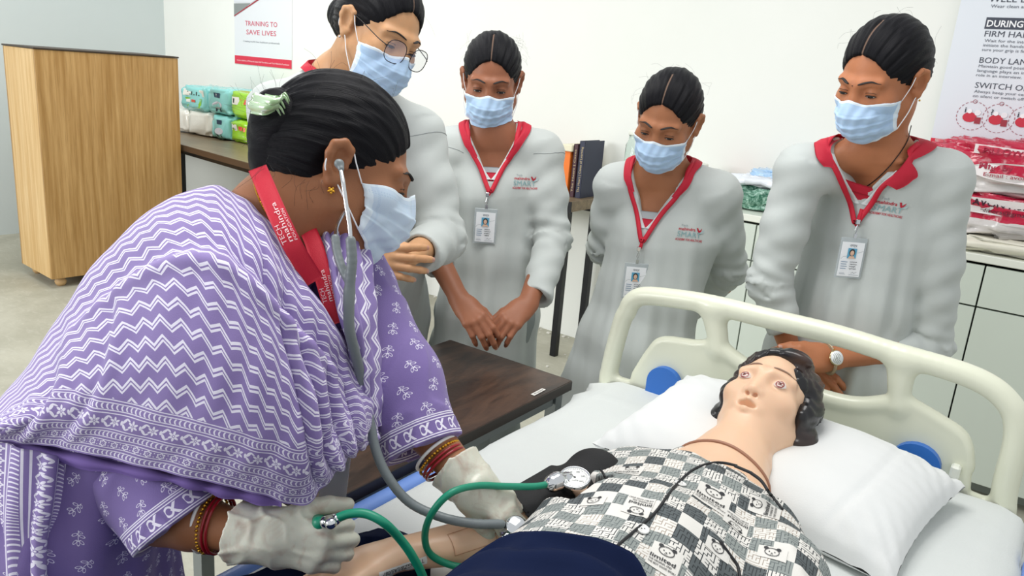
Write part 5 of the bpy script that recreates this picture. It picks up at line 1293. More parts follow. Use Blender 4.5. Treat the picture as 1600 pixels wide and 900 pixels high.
# dark mouth slit
mb = MB(); mb.lathe([(.0002, 0), (.010, 0), (.010, .003)], (0, 0, 0), 20); q = np.array(mb.v)*V(1.7, .55, 1); v_ = HM(np.stack([q[:, 0], .0865+q[:, 2]*.3, -.0655+q[:, 1]], 1)); obj('mouth_opening', v_, mb.f, material('mouth_dark', '#3a1e18', .6), mk)
# moulded hair
hs = hair_sd(HM, low=-.30, fore=.050, puff=1.0)
hs.post = []
hs.ell(HM(0, -.055, -.03), V(.076, .062, .10)*HM.s, HM.B, 'u', .03); hs.ell(HM(.0, -.03, -.085), V(.070, .045, .06)*HM.s, HM.B, 'u', .03)
for q in (-1, 1): hs.chain([HM(q*.069, .004, .04), HM(q*.074, -.012, -.04), HM(q*.070, -.030, -.11), HM(q*.055, -.045, -.165)], [.018*HM.s, .023*HM.s, .024*HM.s, .018*HM.s], .02)
for q in (-1, 1): hs.ell(HM(q*.072, .012, .000), V(.016, .028, .050)*HM.s, HM.B, 'u', .012)
hs.ell(HM(-.030, .062, .078), V(.034, .020, .014)*HM.s, HM.B, 'u', .012)
def mhair(p):
    q = HM.inv(p); return .0035*np.sin(q[:, 2]*95+q[:, 0]*40+3*np.sin(q[:, 1]*28))*1.0+.0012*np.sin(q[:, 2]*300+6*np.sin(q[:, 1]*60))
hs.post.append(mhair); v, f = hs.mesh(.0031)
def mhf(nt, c):
    (u, v, w), vec = attr(nt); n = noise(nt, 8, 4); e = ((w*-1-.0+(n-.5)*.5)); f_ = ((n-.50)*5).cl()*.55
    return mixc(nt, f_, srgb('#17171a'), srgb('#5d463c'))
obj('moulded_hair', v, f, material('painted_black_hair', '#17171a', .28, fn=mhf, bump=(60, .3)), mk, True, hair_uv(HM, v))
# neck seam
c = [V(-.407, 1.275, .83)+V(math.cos(a)*.083, 0, math.sin(a)*.074) for a in np.linspace(-.2, math.pi+.2, 30)]
MB().tube(near(mtree, c, .001), .0032, 6).build('neck_seam', material('seam_brown', '#a2745c', .5), mk, True)
# forearm panel and label strip
atree = bvh(*av)
def arm_map(px, py): o = onz(px, py, .86); return o
o = onz(735, 842, .85); rx = nrm(onz(765, 832, .85)-onz(705, 852, .85)); uy = nrm(np.cross((0, 0, 1), rx))
p = Print(); w_, h_ = .029, .016
for a_, b_ in (((-w_, -h_), (w_, -h_)), ((w_, -h_), (w_, h_)), ((w_, h_), (-w_, h_)), ((-w_, h_), (-w_, -h_))): p.line([lerp(V(*a_), V(*b_), t) for t in np.linspace(0, 1, 6)], .0009, '#b98a6c')
vn = nrm(CO-o); p.build('injection_pad_outline', drape_map(atree, onz(735, 842, .83), rx, np.cross(vn, rx), .0012, .2), mk)
p0_, p1_ = onz(606, 896, .82), onz(674, 872, .82); rx = nrm(p0_-p1_); uy = nrm(np.cross((0, 0, 1), rx)); L_ = np.linalg.norm(p0_-p1_)
p = Print()
for i in range(12):
    for j in range(4): p.rect(L_*i/12, -.0052+.0026*j, L_*(i+1)/12, -.0026+.0026*j, '#eceae6')
vn = nrm(CO-p1_); uy = nrm(np.cross(vn, rx)); p.build('label_strip', drape_map(atree, p1_, rx, uy, .0010, .2), mk, label='white printed label strip')
p = Print(); p.text('TMF/GZB/LAB/087', L_*.06, -.0026, .0052, '#2b2b2b', width=L_*.86); p.build('label_print', drape_map(atree, p1_, rx, uy, .0020, .2), mk)
# ---- printed pyjama shirt
def shirtfn(nt, c):
    (u, v, w), vec = attr(nt)
    nz = noise(nt, 9, 2); u = u+(nz-.5)*.012; v = v+(nz-.5)*.010
    cu, cv = u/.031, v/.029; iu, iv = cu.fl(), cv.fl()
    h = ((iu*12.9898+iv*78.233).sin()*4375.5).fr()
    ck = ((iu+iv).mod(2) > .5)
    # stepped maze line: cells of 4 mm, each with one of two diagonals
    a, b = u/.0050, v/.0050; r = (((a.fl()*12.17+b.fl()*7.31).sin()*9173.1).fr() > .5); fu, fv = a.fr(), b.fr()
    maze = (((fu < .26)*r+(fv < .26)*(1-r)+(fu < .26)*(fv < .26))).cl()
    white = srgb('#dedcd6'); dark = (h > .55)
    base = mixc(nt, ck, white, mixc(nt, dark, srgb('#8e9592'), srgb('#565d5f')))
    line = mixc(nt, ck, mixc(nt, dark, srgb('#a59a8e'), srgb('#3b4043')), mixc(nt, dark, srgb('#5f6667'), srgb('#2c3134')))
    plain = ((h > .32)*(h < .48)*(1-ck)+(h < .10)*(1-ck)).cl()
    return mixc(nt, maze*(1-plain), base, line)
M['shirt'] = material('printed_pyjama_cotton', '#d8d6d0', .8, fn=shirtfn, bump=(500, .15)); M['piping'] = material('black_piping', '#16171b', .6); M['button'] = material('white_button', '#e8e8e6', .3)
def shirt_uv(v):
    a = math.radians(-12); q = v-V(-.40, 1.2, .85); x, y = q[:, 0], q[:, 1]-.6*q[:, 2]*0; return np.stack([x*math.cos(a)-y*math.sin(a)+np.sign(x)*np.maximum(0, .02-q[:, 2])*.8, x*math.sin(a)+y*math.cos(a), q[:, 2]], 1)
sd = SD(); X_ = (1, 0, 0)
sd.econe(V(-.405, 1.215, .818), V(-.402, 1.12, .826), X_, (.115, .066), (.158, .084), 'u', .04)
sd.econe(V(-.402, 1.12, .826), V(-.40, .95, .832), X_, (.158, .084), (.155, .092), 'u', .04); sd.econe(V(-.40, .95, .832), V(-.40, .68, .836), X_, (.155, .092), (.155, .096), 'u', .04)
sd.chain([sh+V(.012, .008, 0), lerp(sh, el, .36)+V(0, 0, .004)], [.058, .058], .03)
sd.chain([sh2, V(-.228, 1.05, .825), V(-.195, .90, .82)], [.058, .062, .062], .035)
sd.box(V(-.36, .50, .84), V(.4, .19, .3), None, .001, 's', .003)
sd.box(V(-.64, .57, .86), V(.145, .20, .2), None, .001, 's', .003)
d_ = nrm(el-sh); Bc = np.array([nrm(np.cross(d_, (0, 0, 1))), np.cross(nrm(np.cross(d_, (0, 0, 1))), d_), d_]); sd.box(lerp(sh, el, .50)+d_*.05, V(.08, .1, .055), Bc, .002, 's', .003)
sd.econe(V(-.408, 1.40, .92), V(-.405, 1.215, .895), X_, (.070, .08), (.046, .04), 's', .006); sd.econe(V(-.405, 1.22, .92), V(-.385, 1.135, .935), X_, (.036, .03), (.006, .02), 's', .006)
sd.econe(V(-.408, 1.40, .84), V(-.407, 1.262, .832), X_, (.066, .064), (.062, .056), 's', .006)
def sf(p):
    return wob(p*V(1, 1, .6), 20, 41)*.0022-.0034*np.maximum(0, 1-np.abs(wob(p*V(.8, 1.2, .8), 22, 42))*3.4)**1.5+.0025*np.sin(p[:, 0]*60+p[:, 1]*34)*np.exp(-((p[:, 1]-.86)/.10)**2)
sd.post.append(sf); sm = sd.mesh(.0048); sv_ = sm[0]; shirt = obj('pyjama_shirt', sm[0], sm[1], M['shirt'], mk, True, shirt_uv(sv_), label='grey and white checked pyjama shirt with maze print'); stree = bvh(*sm)
def dz(px, py, off=.0015):
    r_ = ray(px, py); h = stree.ray_cast(Vector(CO), Vector(nrm(r_)), 4)
    return np.array(h[0])+np.array(h[1])*off if h[0] is not None else onz(px, py, .93)
def pipe(pts, r=.0022, name='piping'): c = np.array([dz(*q, .0008) for q in catmull([V(*p, 0)[:2] for p in pts], 34)]); c[1:-1] = (c[:-2]+c[1:-1]*2+c[2:])/4; MB().tube(c, r, 6).build(name, M['piping'], mk, True)
pipe([(1152, 728), (1128, 723), (1100, 727), (1075, 740), (1048, 768), (1025, 800), (998, 824), (966, 852), (950, 868)]); pipe([(1172, 738), (1190, 752), (1205, 775), (1222, 797)], .0026); pipe([(1124, 846), (1140, 868), (1152, 885), (1156, 905)], .0024); pipe([(1148, 728), (1160, 733), (1174, 739)], .0024)
pipe([(926, 722), (938, 734), (948, 748)], .002)
# left collar flap with piping
fl_ = [[P(1036, 711, 1.44), P(1062, 704, 1.435), P(1085, 700, 1.44), P(1102, 709, 1.445)], [P(1040, 706, 1.45), P(1064, 697, 1.445), P(1085, 694, 1.45), P(1104, 702, 1.46)], [P(1050, 709, 1.48), P(1066, 703, 1.48), P(1085, 699, 1.48), P(1100, 705, 1.48)]]
vs, fs, uv, gg = patch(fl_, 20, 10, None, .002); obj('collar_flap', vs, fs, M['shirt'], mk, True, np.hstack([uv*.06+.3, uv[:, :1]*0]))
MB().tube(np.vstack([gg[0], gg[:, -1]]), .002, 6).build('piping', M['piping'], mk, True)
for b_ in ((1063, 757), (1004, 828)):
    q = dz(*b_, .0005); h, n_, _, _ = stree.find_nearest(Vector(q)); n_ = np.array(n_); a_ = nrm(np.cross(n_, (0, 1, 0))); Mx = np.array([a_, np.cross(n_, a_), n_]).T
    bt = MB().lathe([(.0078, 0), (.009, .001), (.009, .0024), (.0072, .0030), (.0066, .0022), (.0002, .0022)], q, 24, M=Mx).build('button', M['button'], mk, True)
    for k in range(4): MB().lathe([(.0009, 0), (.0009, .0004)], q+Mx@V(.0022*math.cos(k*1.571+.8), .0022*math.sin(k*1.571+.8), .0022), 8, M=Mx).build('button_hole', M['piping'], bt) if k % 2 == 0 else None
# printed words and little bear faces
def pr(px, py, ang, sc=1.0, words=True, face=True):
    o = dz(px, py, 0); a_ = math.radians(ang); r_ = V(math.cos(a_), math.sin(a_), 0); u_ = V(-math.sin(a_), math.cos(a_), 0); p = Print(); ink_ = '#26282c'
    for i_ in range(10):
        for j_ in range(12 if words else 6):
            x0_, y0_ = (-.023+.0048*i_)*sc, (.020-.0048*(j_+1))*sc; p.rect(x0_, y0_, x0_+.0048*sc, y0_+.0048*sc, '#dedcd6')
    if face:
        p.ring(0, .006*sc, .0125*sc, .0014*sc, ink_, .0098*sc, 22); p.disc(-.0105*sc, .0145*sc, .0040*sc, ink_, .0034*sc); p.disc(.0105*sc, .0145*sc, .0040*sc, ink_, .0034*sc)
        p.disc(-.0045*sc, .0065*sc, .0012*sc, ink_); p.disc(.0045*sc, .0065*sc, .0012*sc, ink_); p.disc(0, .0030*sc, .0016*sc, ink_, .0010*sc); p.ring(0, .0016*sc, .0028*sc, .0006*sc, ink_, None, 8, 3.4, 6.0)
    if words:
        p.text('limited', -.021*sc, -.0165*sc, .0082*sc, ink_, width=.040*sc, bold=True); p.text('THE ORIGINAL AND', -.021*sc, -.0232*sc, .0038*sc, ink_, width=.036*sc, bold=True); p.text('THE BEST GOOD SPORT', -.021*sc, -.0300*sc, .0038*sc, ink_, width=.044*sc, bold=True)
    ks = list(p.m)
    for i, k_ in enumerate(ks):
        q = Print(); q.m[k_] = p.m[k_]; q.build('fabric_print', drape_map(stree, o+V(0, 0, .0), r_, u_, .0010+.0010*min(i, 1), .3), mk)
pr(1114, 776, 12, 1.05); pr(985, 735, 12, .8); pr(996, 796, 192, .8); pr(1040, 868, 12, .85); pr(1188, 790, 102, .8); pr(1205, 868, 12, .8, False); pr(1120, 862, 12, .7, False); pr(925, 786, 12, .7, False); pr(1150, 822, 192, .75)
# ================================================================ navy blanket
M['navy'] = material('navy_fleece', '#0f1a38', .95, bump=(700, .12), var=.2, vs=10, Specular_IOR_Level=.15)
def navy_top(x, y):
    """height of the blanket over bed, legs and belly"""
    yc = y
    base = .752
    belly = .190*math.exp(-(abs((x+.392)/.182))**3.0)*(1/(1+math.exp(-(1.2-y)*30)))
    edge = 1
    ridge = .060*math.exp(-((x+.74)/.085)**2)*(1/(1+math.exp((y-.80)*28)))
    return base+belly*edge+ridge
rows = []
xs = np.linspace(-.915, .12, 90)
def top_y(x):       # upper hem of the blanket
    return float(np.interp(x, [-.92, -.85, -.80, -.77, -.72, -.66, -.60, -.56, -.54, -.51, -.48, -.45, -.42, -.38, -.33, -.28, -.2, .12], [.50, .60, .74, .83, .83, .79, .72, .71, .72, .742, .74, .735, .748, .765, .775, .745, .72, .66]))
for t in np.linspace(0, 1, 90):
    r_ = []
    for x in xs:
        y1 = top_y(x); yy = y1-(y1+.72)*t**1.4; z = navy_top(x, yy); hem = .012*math.exp(-((t)/.012)**2) if t > 0 else .0
        if x < -.875: z -= (-.875-x)*2.2
        if x > .06: z -= (x-.06)*2.0
        r_.append((x, yy, z))
    rows.append(r_)
g = np.array(rows); q = g.reshape(-1, 3); tt_ = np.repeat(np.linspace(0, 1, 90), 90)
q[:, 2] += .006+wob(q, 11, 61)*.005+.008*np.maximum(0, 1-np.abs(wob(q*V(.5, 1.6, .5), 14, 62))*2.2)**1.2+(.012*np.exp(-(tt_/.022)**2)-.006*np.exp(-((tt_-.05)/.014)**2)+.008*np.exp(-((tt_-.085)/.016)**2)-.005*np.exp(-((tt_-.12)/.016)**2)+.006*np.exp(-((tt_-.16)/.02)**2))*np.clip((q[:, 2]-.78)*15, 0, 1)
# tuck it under the forearm
for i in range(len(q)):
    x, y = q[i, :2]
    for (a_, b_, rad) in ((el, wr, .048), (wr, wr+(wr-el)*.9, .055)):
        ab = (b_-a_)[:2]; h = np.clip(((V(x, y)-a_[:2])@ab)/(ab@ab), 0, 1); dd = np.linalg.norm(V(x, y)-a_[:2]-ab*h); zc = a_[2]+(b_[2]-a_[2])*h
        if dd < rad and x < -.57: q[i, 2] = min(q[i, 2], zc-.034+(dd/rad)**2*.012)
nvq = grid_faces(90, 90); tk = q-V(0, 0, .010); nf = nvq+[tuple(i+8100 for i in f_[::-1]) for f_ in nvq]+[(i+1, i, i+8100, i+8101) for i in range(89)]+[(i*90, (i+1)*90, (i+1)*90+8100, i*90+8100) for i in range(89)]+[((i+1)*90+89, i*90+89, i*90+89+8100, (i+1)*90+89+8100) for i in range(89)]
tag(obj('blanket', np.vstack([q, tk]), nf, M['navy'], None, True), 'navy blanket drawn up to the waist of the manikin', 'blanket')
# ================================================================ blood pressure set
M['tube'] = material('green_rubber', '#11896a', .4, var=.06, vs=60); M['chrome'] = material('chrome', '#d7dadd', .1, 1.0); M['cuff'] = material('black_nylon', '#121315', .75, bump=(900, .4)); M['dial'] = material('dial_white', '#e9ebe8', .4)
bp_ = thing('blood_pressure_gauge_set', 'black arm cuff with chrome dial gauge, green tubes and squeeze bulb', 'medical device', (-.56, 1.0, .75))
sd = SD(); c0_, c1_ = V(-.542, 1.068, .840), lerp(sh, el, 1.0)+V(0, .02, .006)
sd.cone(c0_, c1_, .058, .053, 'u', .01); sd.ell(c0_+V(.0, .0, .014), (.055, .03, .05), None, 'u', .02)
sd.box(lerp(c0_, c1_, .5)+V(-.045, -.005, .012), (.016, .055, .022), None, .008, 'u', .015)
for e_, s_ in ((c0_, -1), (c1_, 1)): sd.plane(e_+nrm(c1_-c0_)*s_*.026, nrm(c1_-c0_)*s_)
sd.cone(c0_+(c0_-c1_)*.5, c1_+(c1_-c0_)*.5, .046, .044, 's', .002); sd.post.append(lambda p: wob(p, 26, 71)*.0018); v, f = sd.mesh(.0035); obj('arm_cuff', v, f, M['cuff'], bp_)
gc = P(898, 748, 1.205); gn = nrm(nrm(CO-gc)*.25+V(-.03, -.05, .95)); ga = nrm(np.cross(gn, CU)); ga = nrm(CR-gn*(CR@gn)); gb = np.cross(gn, ga); Mg = np.array([ga, gb, gn]).T
gg_ = MB().lathe([(.019, -.020), (.0225, -.018), (.0235, -.004), (.0245, -.002), (.0245, .004), (.0222, .005), (.0222, .002), (.0002, .002)], gc, 40, M=Mg).build('dial_gauge', M['chrome'], bp_, True)
MB().lathe([(.0002, .0), (.0220, .0), (.0220, .0008)], gc+gn*.0022, 40, M=Mg).build('dial_face', M['dial'], gg_)
p = Print()
for k in range(31):
    a_ = math.radians(225-k*9); r1 = .0195; r0 = .0162 if k % 5 == 0 else .0177; p.line([(r0*math.cos(a_), r0*math.sin(a_)), (r1*math.cos(a_), r1*math.sin(a_))], .0005, '#22262a')
for k, s_ in enumerate(('0', '60', '120', '180', '240', '300')): a_ = math.radians(225-k*54); p.text(s_, .0130*math.cos(a_), .0130*math.sin(a_)-.0015, .0032, '#22262a', align='c')
p.line([(0, 0), (-.011, .011)], .0009, '#22262a'); p.disc(0, 0, .0018, '#22262a'); p.text('mmHg', 0, -.008, .0026, '#22262a', align='c')
p.build('dial_print', plane_map(gc+gn*.0032, ga, gb, .0003), gg_)
st0 = P(871, 752, 1.20); sd = SD(); sd.cone(P(886, 750, 1.212), st0, .013, .013, 'u', 0); sd.cone(st0, P(864, 755, 1.195), .015, .014, 'u', .001); v, f = sd.mesh(.0016); obj('gauge_stem', v, f, M['chrome'], gg_)
def path(pts, n=90): return catmull([P(*q) for q in pts], n)
MB().tube(path([(864, 755, 1.195), (835, 760, 1.18), (790, 760, 1.16), (745, 759, 1.13), (705, 770, 1.10), (676, 800, 1.10), (664, 835, 1.12), (672, 865, 1.135), (705, 883, 1.14), (745, 886, 1.13), (790, 884, 1.12)]), .0052, 10).build('gauge_tube', M['tube'], bp_, True)
MB().tube(path([(829, 829, 1.165), (810, 842, 1.155), (785, 855, 1.15), (762, 868, 1.13), (742, 885, 1.12), (728, 912, 1.10)], 40), .0052, 10).build('cuff_tube', M['tube'], bp_, True)
MB().tube(path([(522, 812, 1.05), (545, 803, 1.05), (572, 803, 1.05), (600, 817, 1.05), (625, 842, 1.07), (645, 870, 1.08), (662, 905, 1.09), (675, 960, 1.10)]), .0062, 12).build('bulb_tube', M['tube'], bp_, True)
b0, b1 = P(498, 818, 1.06), P(470, 838, 1.17); ax = nrm(b1-b0)
sd = SD(); sd.cone(b0-ax*.006, b0+ax*.018, .0095, .014, 'u', .01); sd.ell(b0+ax*.045, (.032, .022, .022), np.array([ax, nrm(np.cross(ax, (0, 0, 1))), np.cross(ax, nrm(np.cross(ax, (0, 0, 1))))]), 'u', .012); v, f = sd.mesh(.0018); obj('squeeze_bulb', v, f, M['tube'], bp_)
sd = SD(); sd.cone(P(509, 816, 1.05), P(524, 812, 1.05), .0085, .0080, 'u', 0); sd.cone(P(515, 814, 1.045), P(517, 818, 1.025), .0078, .0078, 'u', .001); v, f = sd.mesh(.0012); obj('air_valve', v, f, M['chrome'], bp_)
# ================================================================ stethoscope
M['rubber'] = material('grey_rubber', '#71797b', .42)
stp = thing('stethoscope', 'grey stethoscope from the nurse ears to the manikin elbow', 'medical device', tuple(P(800, 822, 1.17)))
EAR = P(531, 256, 1.071); YJ = P(545, 452, 1.053)
MB().tube(path([(531, 257, 1.071), (536, 285, 1.053), (541, 320, 1.044), (546, 352, 1.039), (548, 378, 1.039)], 30), .0030, 10).build('ear_tube', M['chrome'], stp, True)
MB().tube(catmull([P(587, 262, 1.275), P(560, 300, 1.193), P(530, 345, 1.111), P(524, 372, 1.071)], 30), .0030, 10).build('ear_tube', M['chrome'], stp, True)
sd = SD(); sd.sph(EAR+CR*-.001-CF*.002, .0062, 'u', 0); sd.cone(EAR, P(533, 264, 1.065), .0055, .0042, 'u', .003); v, f = sd.mesh(.0011); obj('ear_tip', v, f, M['rubber'], stp)
sd = SD(); sd.sph(P(588, 258, 1.281), .0062, 'u', 0); v, f = sd.mesh(.0012); obj('ear_tip', v, f, M['rubber'], stp)
sd = SD(); sd.chain(path([(548, 376, 1.039), (550, 405, 1.039), (548, 430, 1.041), (546, 455, 1.044)], 9), [.0068]*9, .001); sd.chain(path([(524, 372, 1.067), (527, 395, 1.059), (535, 420, 1.049), (545, 440, 1.044)], 9), [.0058]*9, .001)
tub = path([(546, 452, 1.044), (545, 480, 1.045), (546, 515, 1.053), (553, 545, 1.071), (562, 580, 1.100), (570, 620, 1.120), (578, 660, 1.123), (588, 705, 1.121), (606, 745, 1.121), (640, 785, 1.123), (690, 808, 1.12), (740, 818, 1.12), (783, 819, 1.135)], 80)
sd.chain(tub, np.interp(np.linspace(0, 1, 80), [0, .1, 1], [.0078, .0072, .0066]), .001); v, f = sd.mesh(.002); obj('tubing', v, f, M['rubber'], stp)
cp = P(805, 827, 1.145); cn = nrm(nrm(CO-cp)*.8+V(0, 0, 0.702)); ca = nrm(CR-cn*(CR@cn)); Mc = np.array([ca, np.cross(cn, ca), cn]).T
chest = MB().lathe([(.0225, -.011), (.0235, -.009), (.0235, -.006), (.020, -.003), (.012, .000), (.010, .006), (.014, .009), (.0155, .013), (.013, .015)], cp, 36, M=Mc).build('chest_piece', M['chrome'], stp, True)
MB().lathe([(.0002, 0), (.0225, 0), (.0225, .001)], cp-cn*.0118, 36, M=Mc).build('diaphragm', M['dial'], chest)
sd = SD(); sd.cone(P(783, 819, 1.135), P(797, 823, 1.142), .0046, .0046, 'u', 0); v, f = sd.mesh(.0012); obj('stem', v, f, M['black'], chest)
# ================================================================ the nurse
M['mask_n'] = M['mask'].copy(); M['mask_n'].name = 'mask_fabric_pale'
for n_ in M['mask_n'].node_tree.nodes:
    if n_.type == 'MIX' and not n_.inputs[6].is_linked: n_.inputs[6].default_value = srgb('#cfdcec')+(1,)

def tri(x): return ((x-(x+.5).fl()).abs())*2-.5
def dist_ell(u, v, cx, cy, rx, ry, ang):
    c, s_ = math.cos(ang), math.sin(ang); a = (u-cx)*(c/rx)+(v-cy)*(s_/rx); b = (u-cx)*(-s_/ry)+(v-cy)*(c/ry); return (a*a+b*b).sqrt()
def border(u, w, nt):
    """block printed hem border; w = metres in from the hem; returns white mask"""
    def band(a, b): return (w > a)*(w < b)
    lines = None
    for a in (.004, .0165, .0225, .0385, .0445, .0565, .0615, .0905, .0955, .1075, .1125):
        l = ((w-a).abs() < .00085); lines = l if lines is None else lines+l
    arrows = None
    for a in (.0105, .0505, .1015):
        x = (u/.0085).fr()-.5; y = (w-a)/.0052; l = band(a-.0045, a+.0045)*(((x-(y*y)*.35).abs()) < .17)*(y.abs() < .85); arrows = l if arrows is None else arrows+l
    # rosettes
    x = ((u/.022).fr()-.5)*.022; y = w-.0305; r = (x*x+y*y).sqrt(); a = x.atan2(y); rr = .0052+(a*6).cos()*.0010
    ros = ((r-rr).abs() < .0013)+(r < .0009); x2 = ((u/.022+.5).fr()-.5)*.022; ros = ros+(((x2*x2+(y.abs()-.0038)*(y.abs()-.0038)).sqrt()) < .0011)
    ros = ros*band(.0235, .0375)
    # flower and leaf scroll
    P_ = .036; x = ((u/P_).fr()-.5)*P_; y = w-.076; xf = x-.007; r = (xf*xf+y*y).sqrt(); a = xf.atan2(y); rf = .0072+(a*6).cos()*.0026
    fl = (r < rf)*(r > .0024)*(((a*6+1.57).sin()) > -.86)+(r < .0013)
    lf = (dist_ell(x, y, -.0095, .0055, .0062, .0024, .9) < 1)+(dist_ell(x, y, -.0095, -.0055, .0062, .0024, -.9) < 1)+(dist_ell(x, y, -.0155, .0005, .0042, .0022, 1.57) < 1)+(dist_ell(x, y, -.003, .0085, .0042, .0016, -.5) < 1)+(dist_ell(x, y, -.003, -.0085, .0042, .0016, .5) < 1)
    fb = (fl+lf)*band(.0630, .0890)
    return (lines+arrows+ros+fb).cl()
PUR = ('#7f66b0', '#937bc2', '#bfb3dc')
def cloth_tone(nt, mask, dark=0):
    n = noise(nt, 7, 4); base = mixc(nt, n, srgb('#7a68a2' if not dark else '#6a5893'), srgb('#9785bb' if not dark else '#8472ab')); n2 = noise(nt, 240, 3)
    w = mixc(nt, n2*.5, srgb('#efecf7'), srgb('#d6cfe8')); return mixc(nt, mask*.96, base, w)
def shawlfn(nt, c):
    (u, v, w), vec = attr(nt); nz = noise(nt, 60, 2)
    z = v+tri(u/.033)*.0088+(nz-.5)*.0012; f = (z/.0185).fr(); zig = ((f-.30).abs() < .078)+((f-.53).abs() < .062)
    w = w*1.22; b = border(u*.95, w, nt); inb = (w < .1145); hemedge = (w < .0025)
    m = (zig*(1-inb)+b*inb)*(1-hemedge); return cloth_tone(nt, m.cl())
def kurtifn(nt, c):
    (u, v, w), vec = attr(nt); PU, PV = .037, .034
    row = (v/PV).fl(); uu = u/PU+(row*.5).fr(); x0 = (uu.fr()-.5)*PU; y0 = ((v/PV).fr()-.5)*PV
    h = ((uu.fl()*12.98+row*78.2).sin()*437.5).fr(); sg = (h > .5)*2-1; x = (x0*.9+y0*sg*.35)*1.36; y = (y0*.9-x0*sg*.35)*1.36
    m = None
    for (cx, cy, rx, ry, an) in ((0, .0085, .0052, .0024, 1.57), (-.0048, .0070, .0050, .0022, 2.2), (.0048, .0070, .0050, .0022, .95), (-.0052, -.0035, .0050, .0024, -.5), (.0052, -.0060, .0050, .0024, .5), (-.0035, -.0105, .0035, .0018, -.6)):
        e = ((dist_ell(x, y, cx, cy, rx, ry, an)-.86).abs() < .15); m = e if m is None else m+e
    m = m+((x.abs() < .0005)*(y < .006)*(y > -.014))
    inb = (w < .036); l = None
    for a in (.003, .0065, .0275, .0315, .0345): q = ((w-a).abs() < .0008); l = q if l is None else l+q
    xb = (u/.020).fr()-.5; yb = (w-.017)/.0095; ar = ((xb-yb*.0).abs() < .0)+((((xb+.12)-(1-yb.abs())*.28).abs()) < .085)*(yb.abs() < .9)+(((xb-.33)*(xb-.33)*9+(yb*.8)*(yb*.8)).sqrt()-.55).abs().__lt__(.13)*(yb.abs() < .9)
    mm = (m*(1-inb)+(l+ar)*inb).cl(); return cloth_tone(nt, mm, 1)
def enddrapefn(nt, c):
    (u, v, w), vec = attr(nt); b = border(v, u, nt); return cloth_tone(nt, b)
def cottonmat(name, fn): m = material(name, '#7f66b0', .85, fn=fn, bump=(600, .2)); m.node_tree.nodes['Principled BSDF'].inputs['Sheen Weight'].default_value = .15; return m
M['shawl'] = cottonmat('zigzag_block_print_cotton', shawlfn); M['kurti'] = cottonmat('flower_block_print_cotton', kurtifn); M['enddrape'] = cottonmat('striped_scarf_end_cotton', enddrapefn)
HN = Frame(P(532, 260, 1.21), img_dir(.90, .36, .33), img_dir(.36, -.92, .05), 1.09)
NB = P(445, 340, 1.20); hipN = P(125, 800, 1.24); feetN = V(-1.12, .36)
nu_ = thing('person', 'nurse in a purple zigzag shawl bending over the bed with a stethoscope', 'person', (-1.12, .36, 0))
skn = m_skin('skin_nurse', '#9a6747'); nup = nrm(NB-hipN); fwdN = nrm(img_dir(.55, .62, .25)); CN = Frame(NB, fwdN-nup*(fwdN@nup), nup)
chN = lerp(NB, hipN, .30); shR, shL = P(318, 400, 1.14), P(535, 420, 1.30)
elR, wrR = P(255, 806, 1.10), P(398, 834, 1.07); elL, wrL = P(610, 605, 1.24), P(722, 742, 1.17)
sd = SD(); head_sd(sd, HN, NB+CN.Z*.005)
sd.cone(HN(0, -.03, -.06), NB, .052, .056, 'u', .03); sd.econe(NB, chN, CN.X, (.075, .058), (.13, .085), 'u', .06)
sd.cone(NB-CN.Z*.01, lerp(NB, shR, .85), .048, .045, 'u', .05); sd.cone(NB-CN.Z*.01, lerp(NB, shL, .85), .048, .045, 'u', .05)
hm = sd.mesh(.0027, lo=NB-V(9, 9, .20)); nt_ = bvh(*hm); ps = [hm]
for (e_, w_, s_) in ((elR, wrR, shR), (elL, wrL, shL)):
    sd = SD(); sd.cone(lerp(s_, e_, .6), e_, .040, .037, 'u', .01); sd.econe(e_, lerp(e_, w_, .35), np.cross(w_-e_, (0, 0, 1)), (.037, .036), (.037, .034), 'u', .02); sd.econe(lerp(e_, w_, .35), w_, np.cross(w_-e_, (0, 0, 1)), (.037, .034), (.027, .024), 'u', .02); ps.append(sd.mesh(.0030))
sd = SD(); sd.econe(lerp(NB, chN, .7), hipN, CN.X, (.10, .06), (.15, .10), 'u', .03)
for q in (-1, 1):
    ft = V(feetN[0], feetN[1], 0)+CN.X*V(1, 1, 0)*q*.09; sd.chain([hipN+CN.X*q*.08, lerp(hipN, ft, .5)+fwdN*V(1, 1, 0)*.03, ft+V(0, 0, .08)], [.085, .055, .036], .02); sd.econe(ft+V(0, 0, .032), ft+V(0, 0, .026)+nrm(fwdN*V(1, 1, 0))*.16, CN.X, (.03, .028), (.034, .02), 'u', .02)
    s2 = SD(); s2.econe(ft+V(0, 0, .036)-nrm(fwdN*V(1, 1, 0))*.03, ft+V(0, 0, .030)+nrm(fwdN*V(1, 1, 0))*.17, CN.X, (.037, .035), (.043, .027), 'u', .02); s2.plane(V(0, 0, .001), (0, 0, -1)); v, f = s2.mesh(.006); obj('shoe', v, f, M['shoe'], nu_)
    s2 = SD(); s2.chain([hipN+CN.X*q*.06, lerp(hipN, ft, .5), ft+V(0, 0, .10)], [.10, .075, .06], .02); v, f = s2.mesh(.009); obj('trouser_leg', v, f, M['shoe'] if False else material('purple_trousers', '#6a5494', .85), nu_)
ps.append(sd.mesh(.009)); v, f = join(ps); obj('body', v, f, skn, nu_)
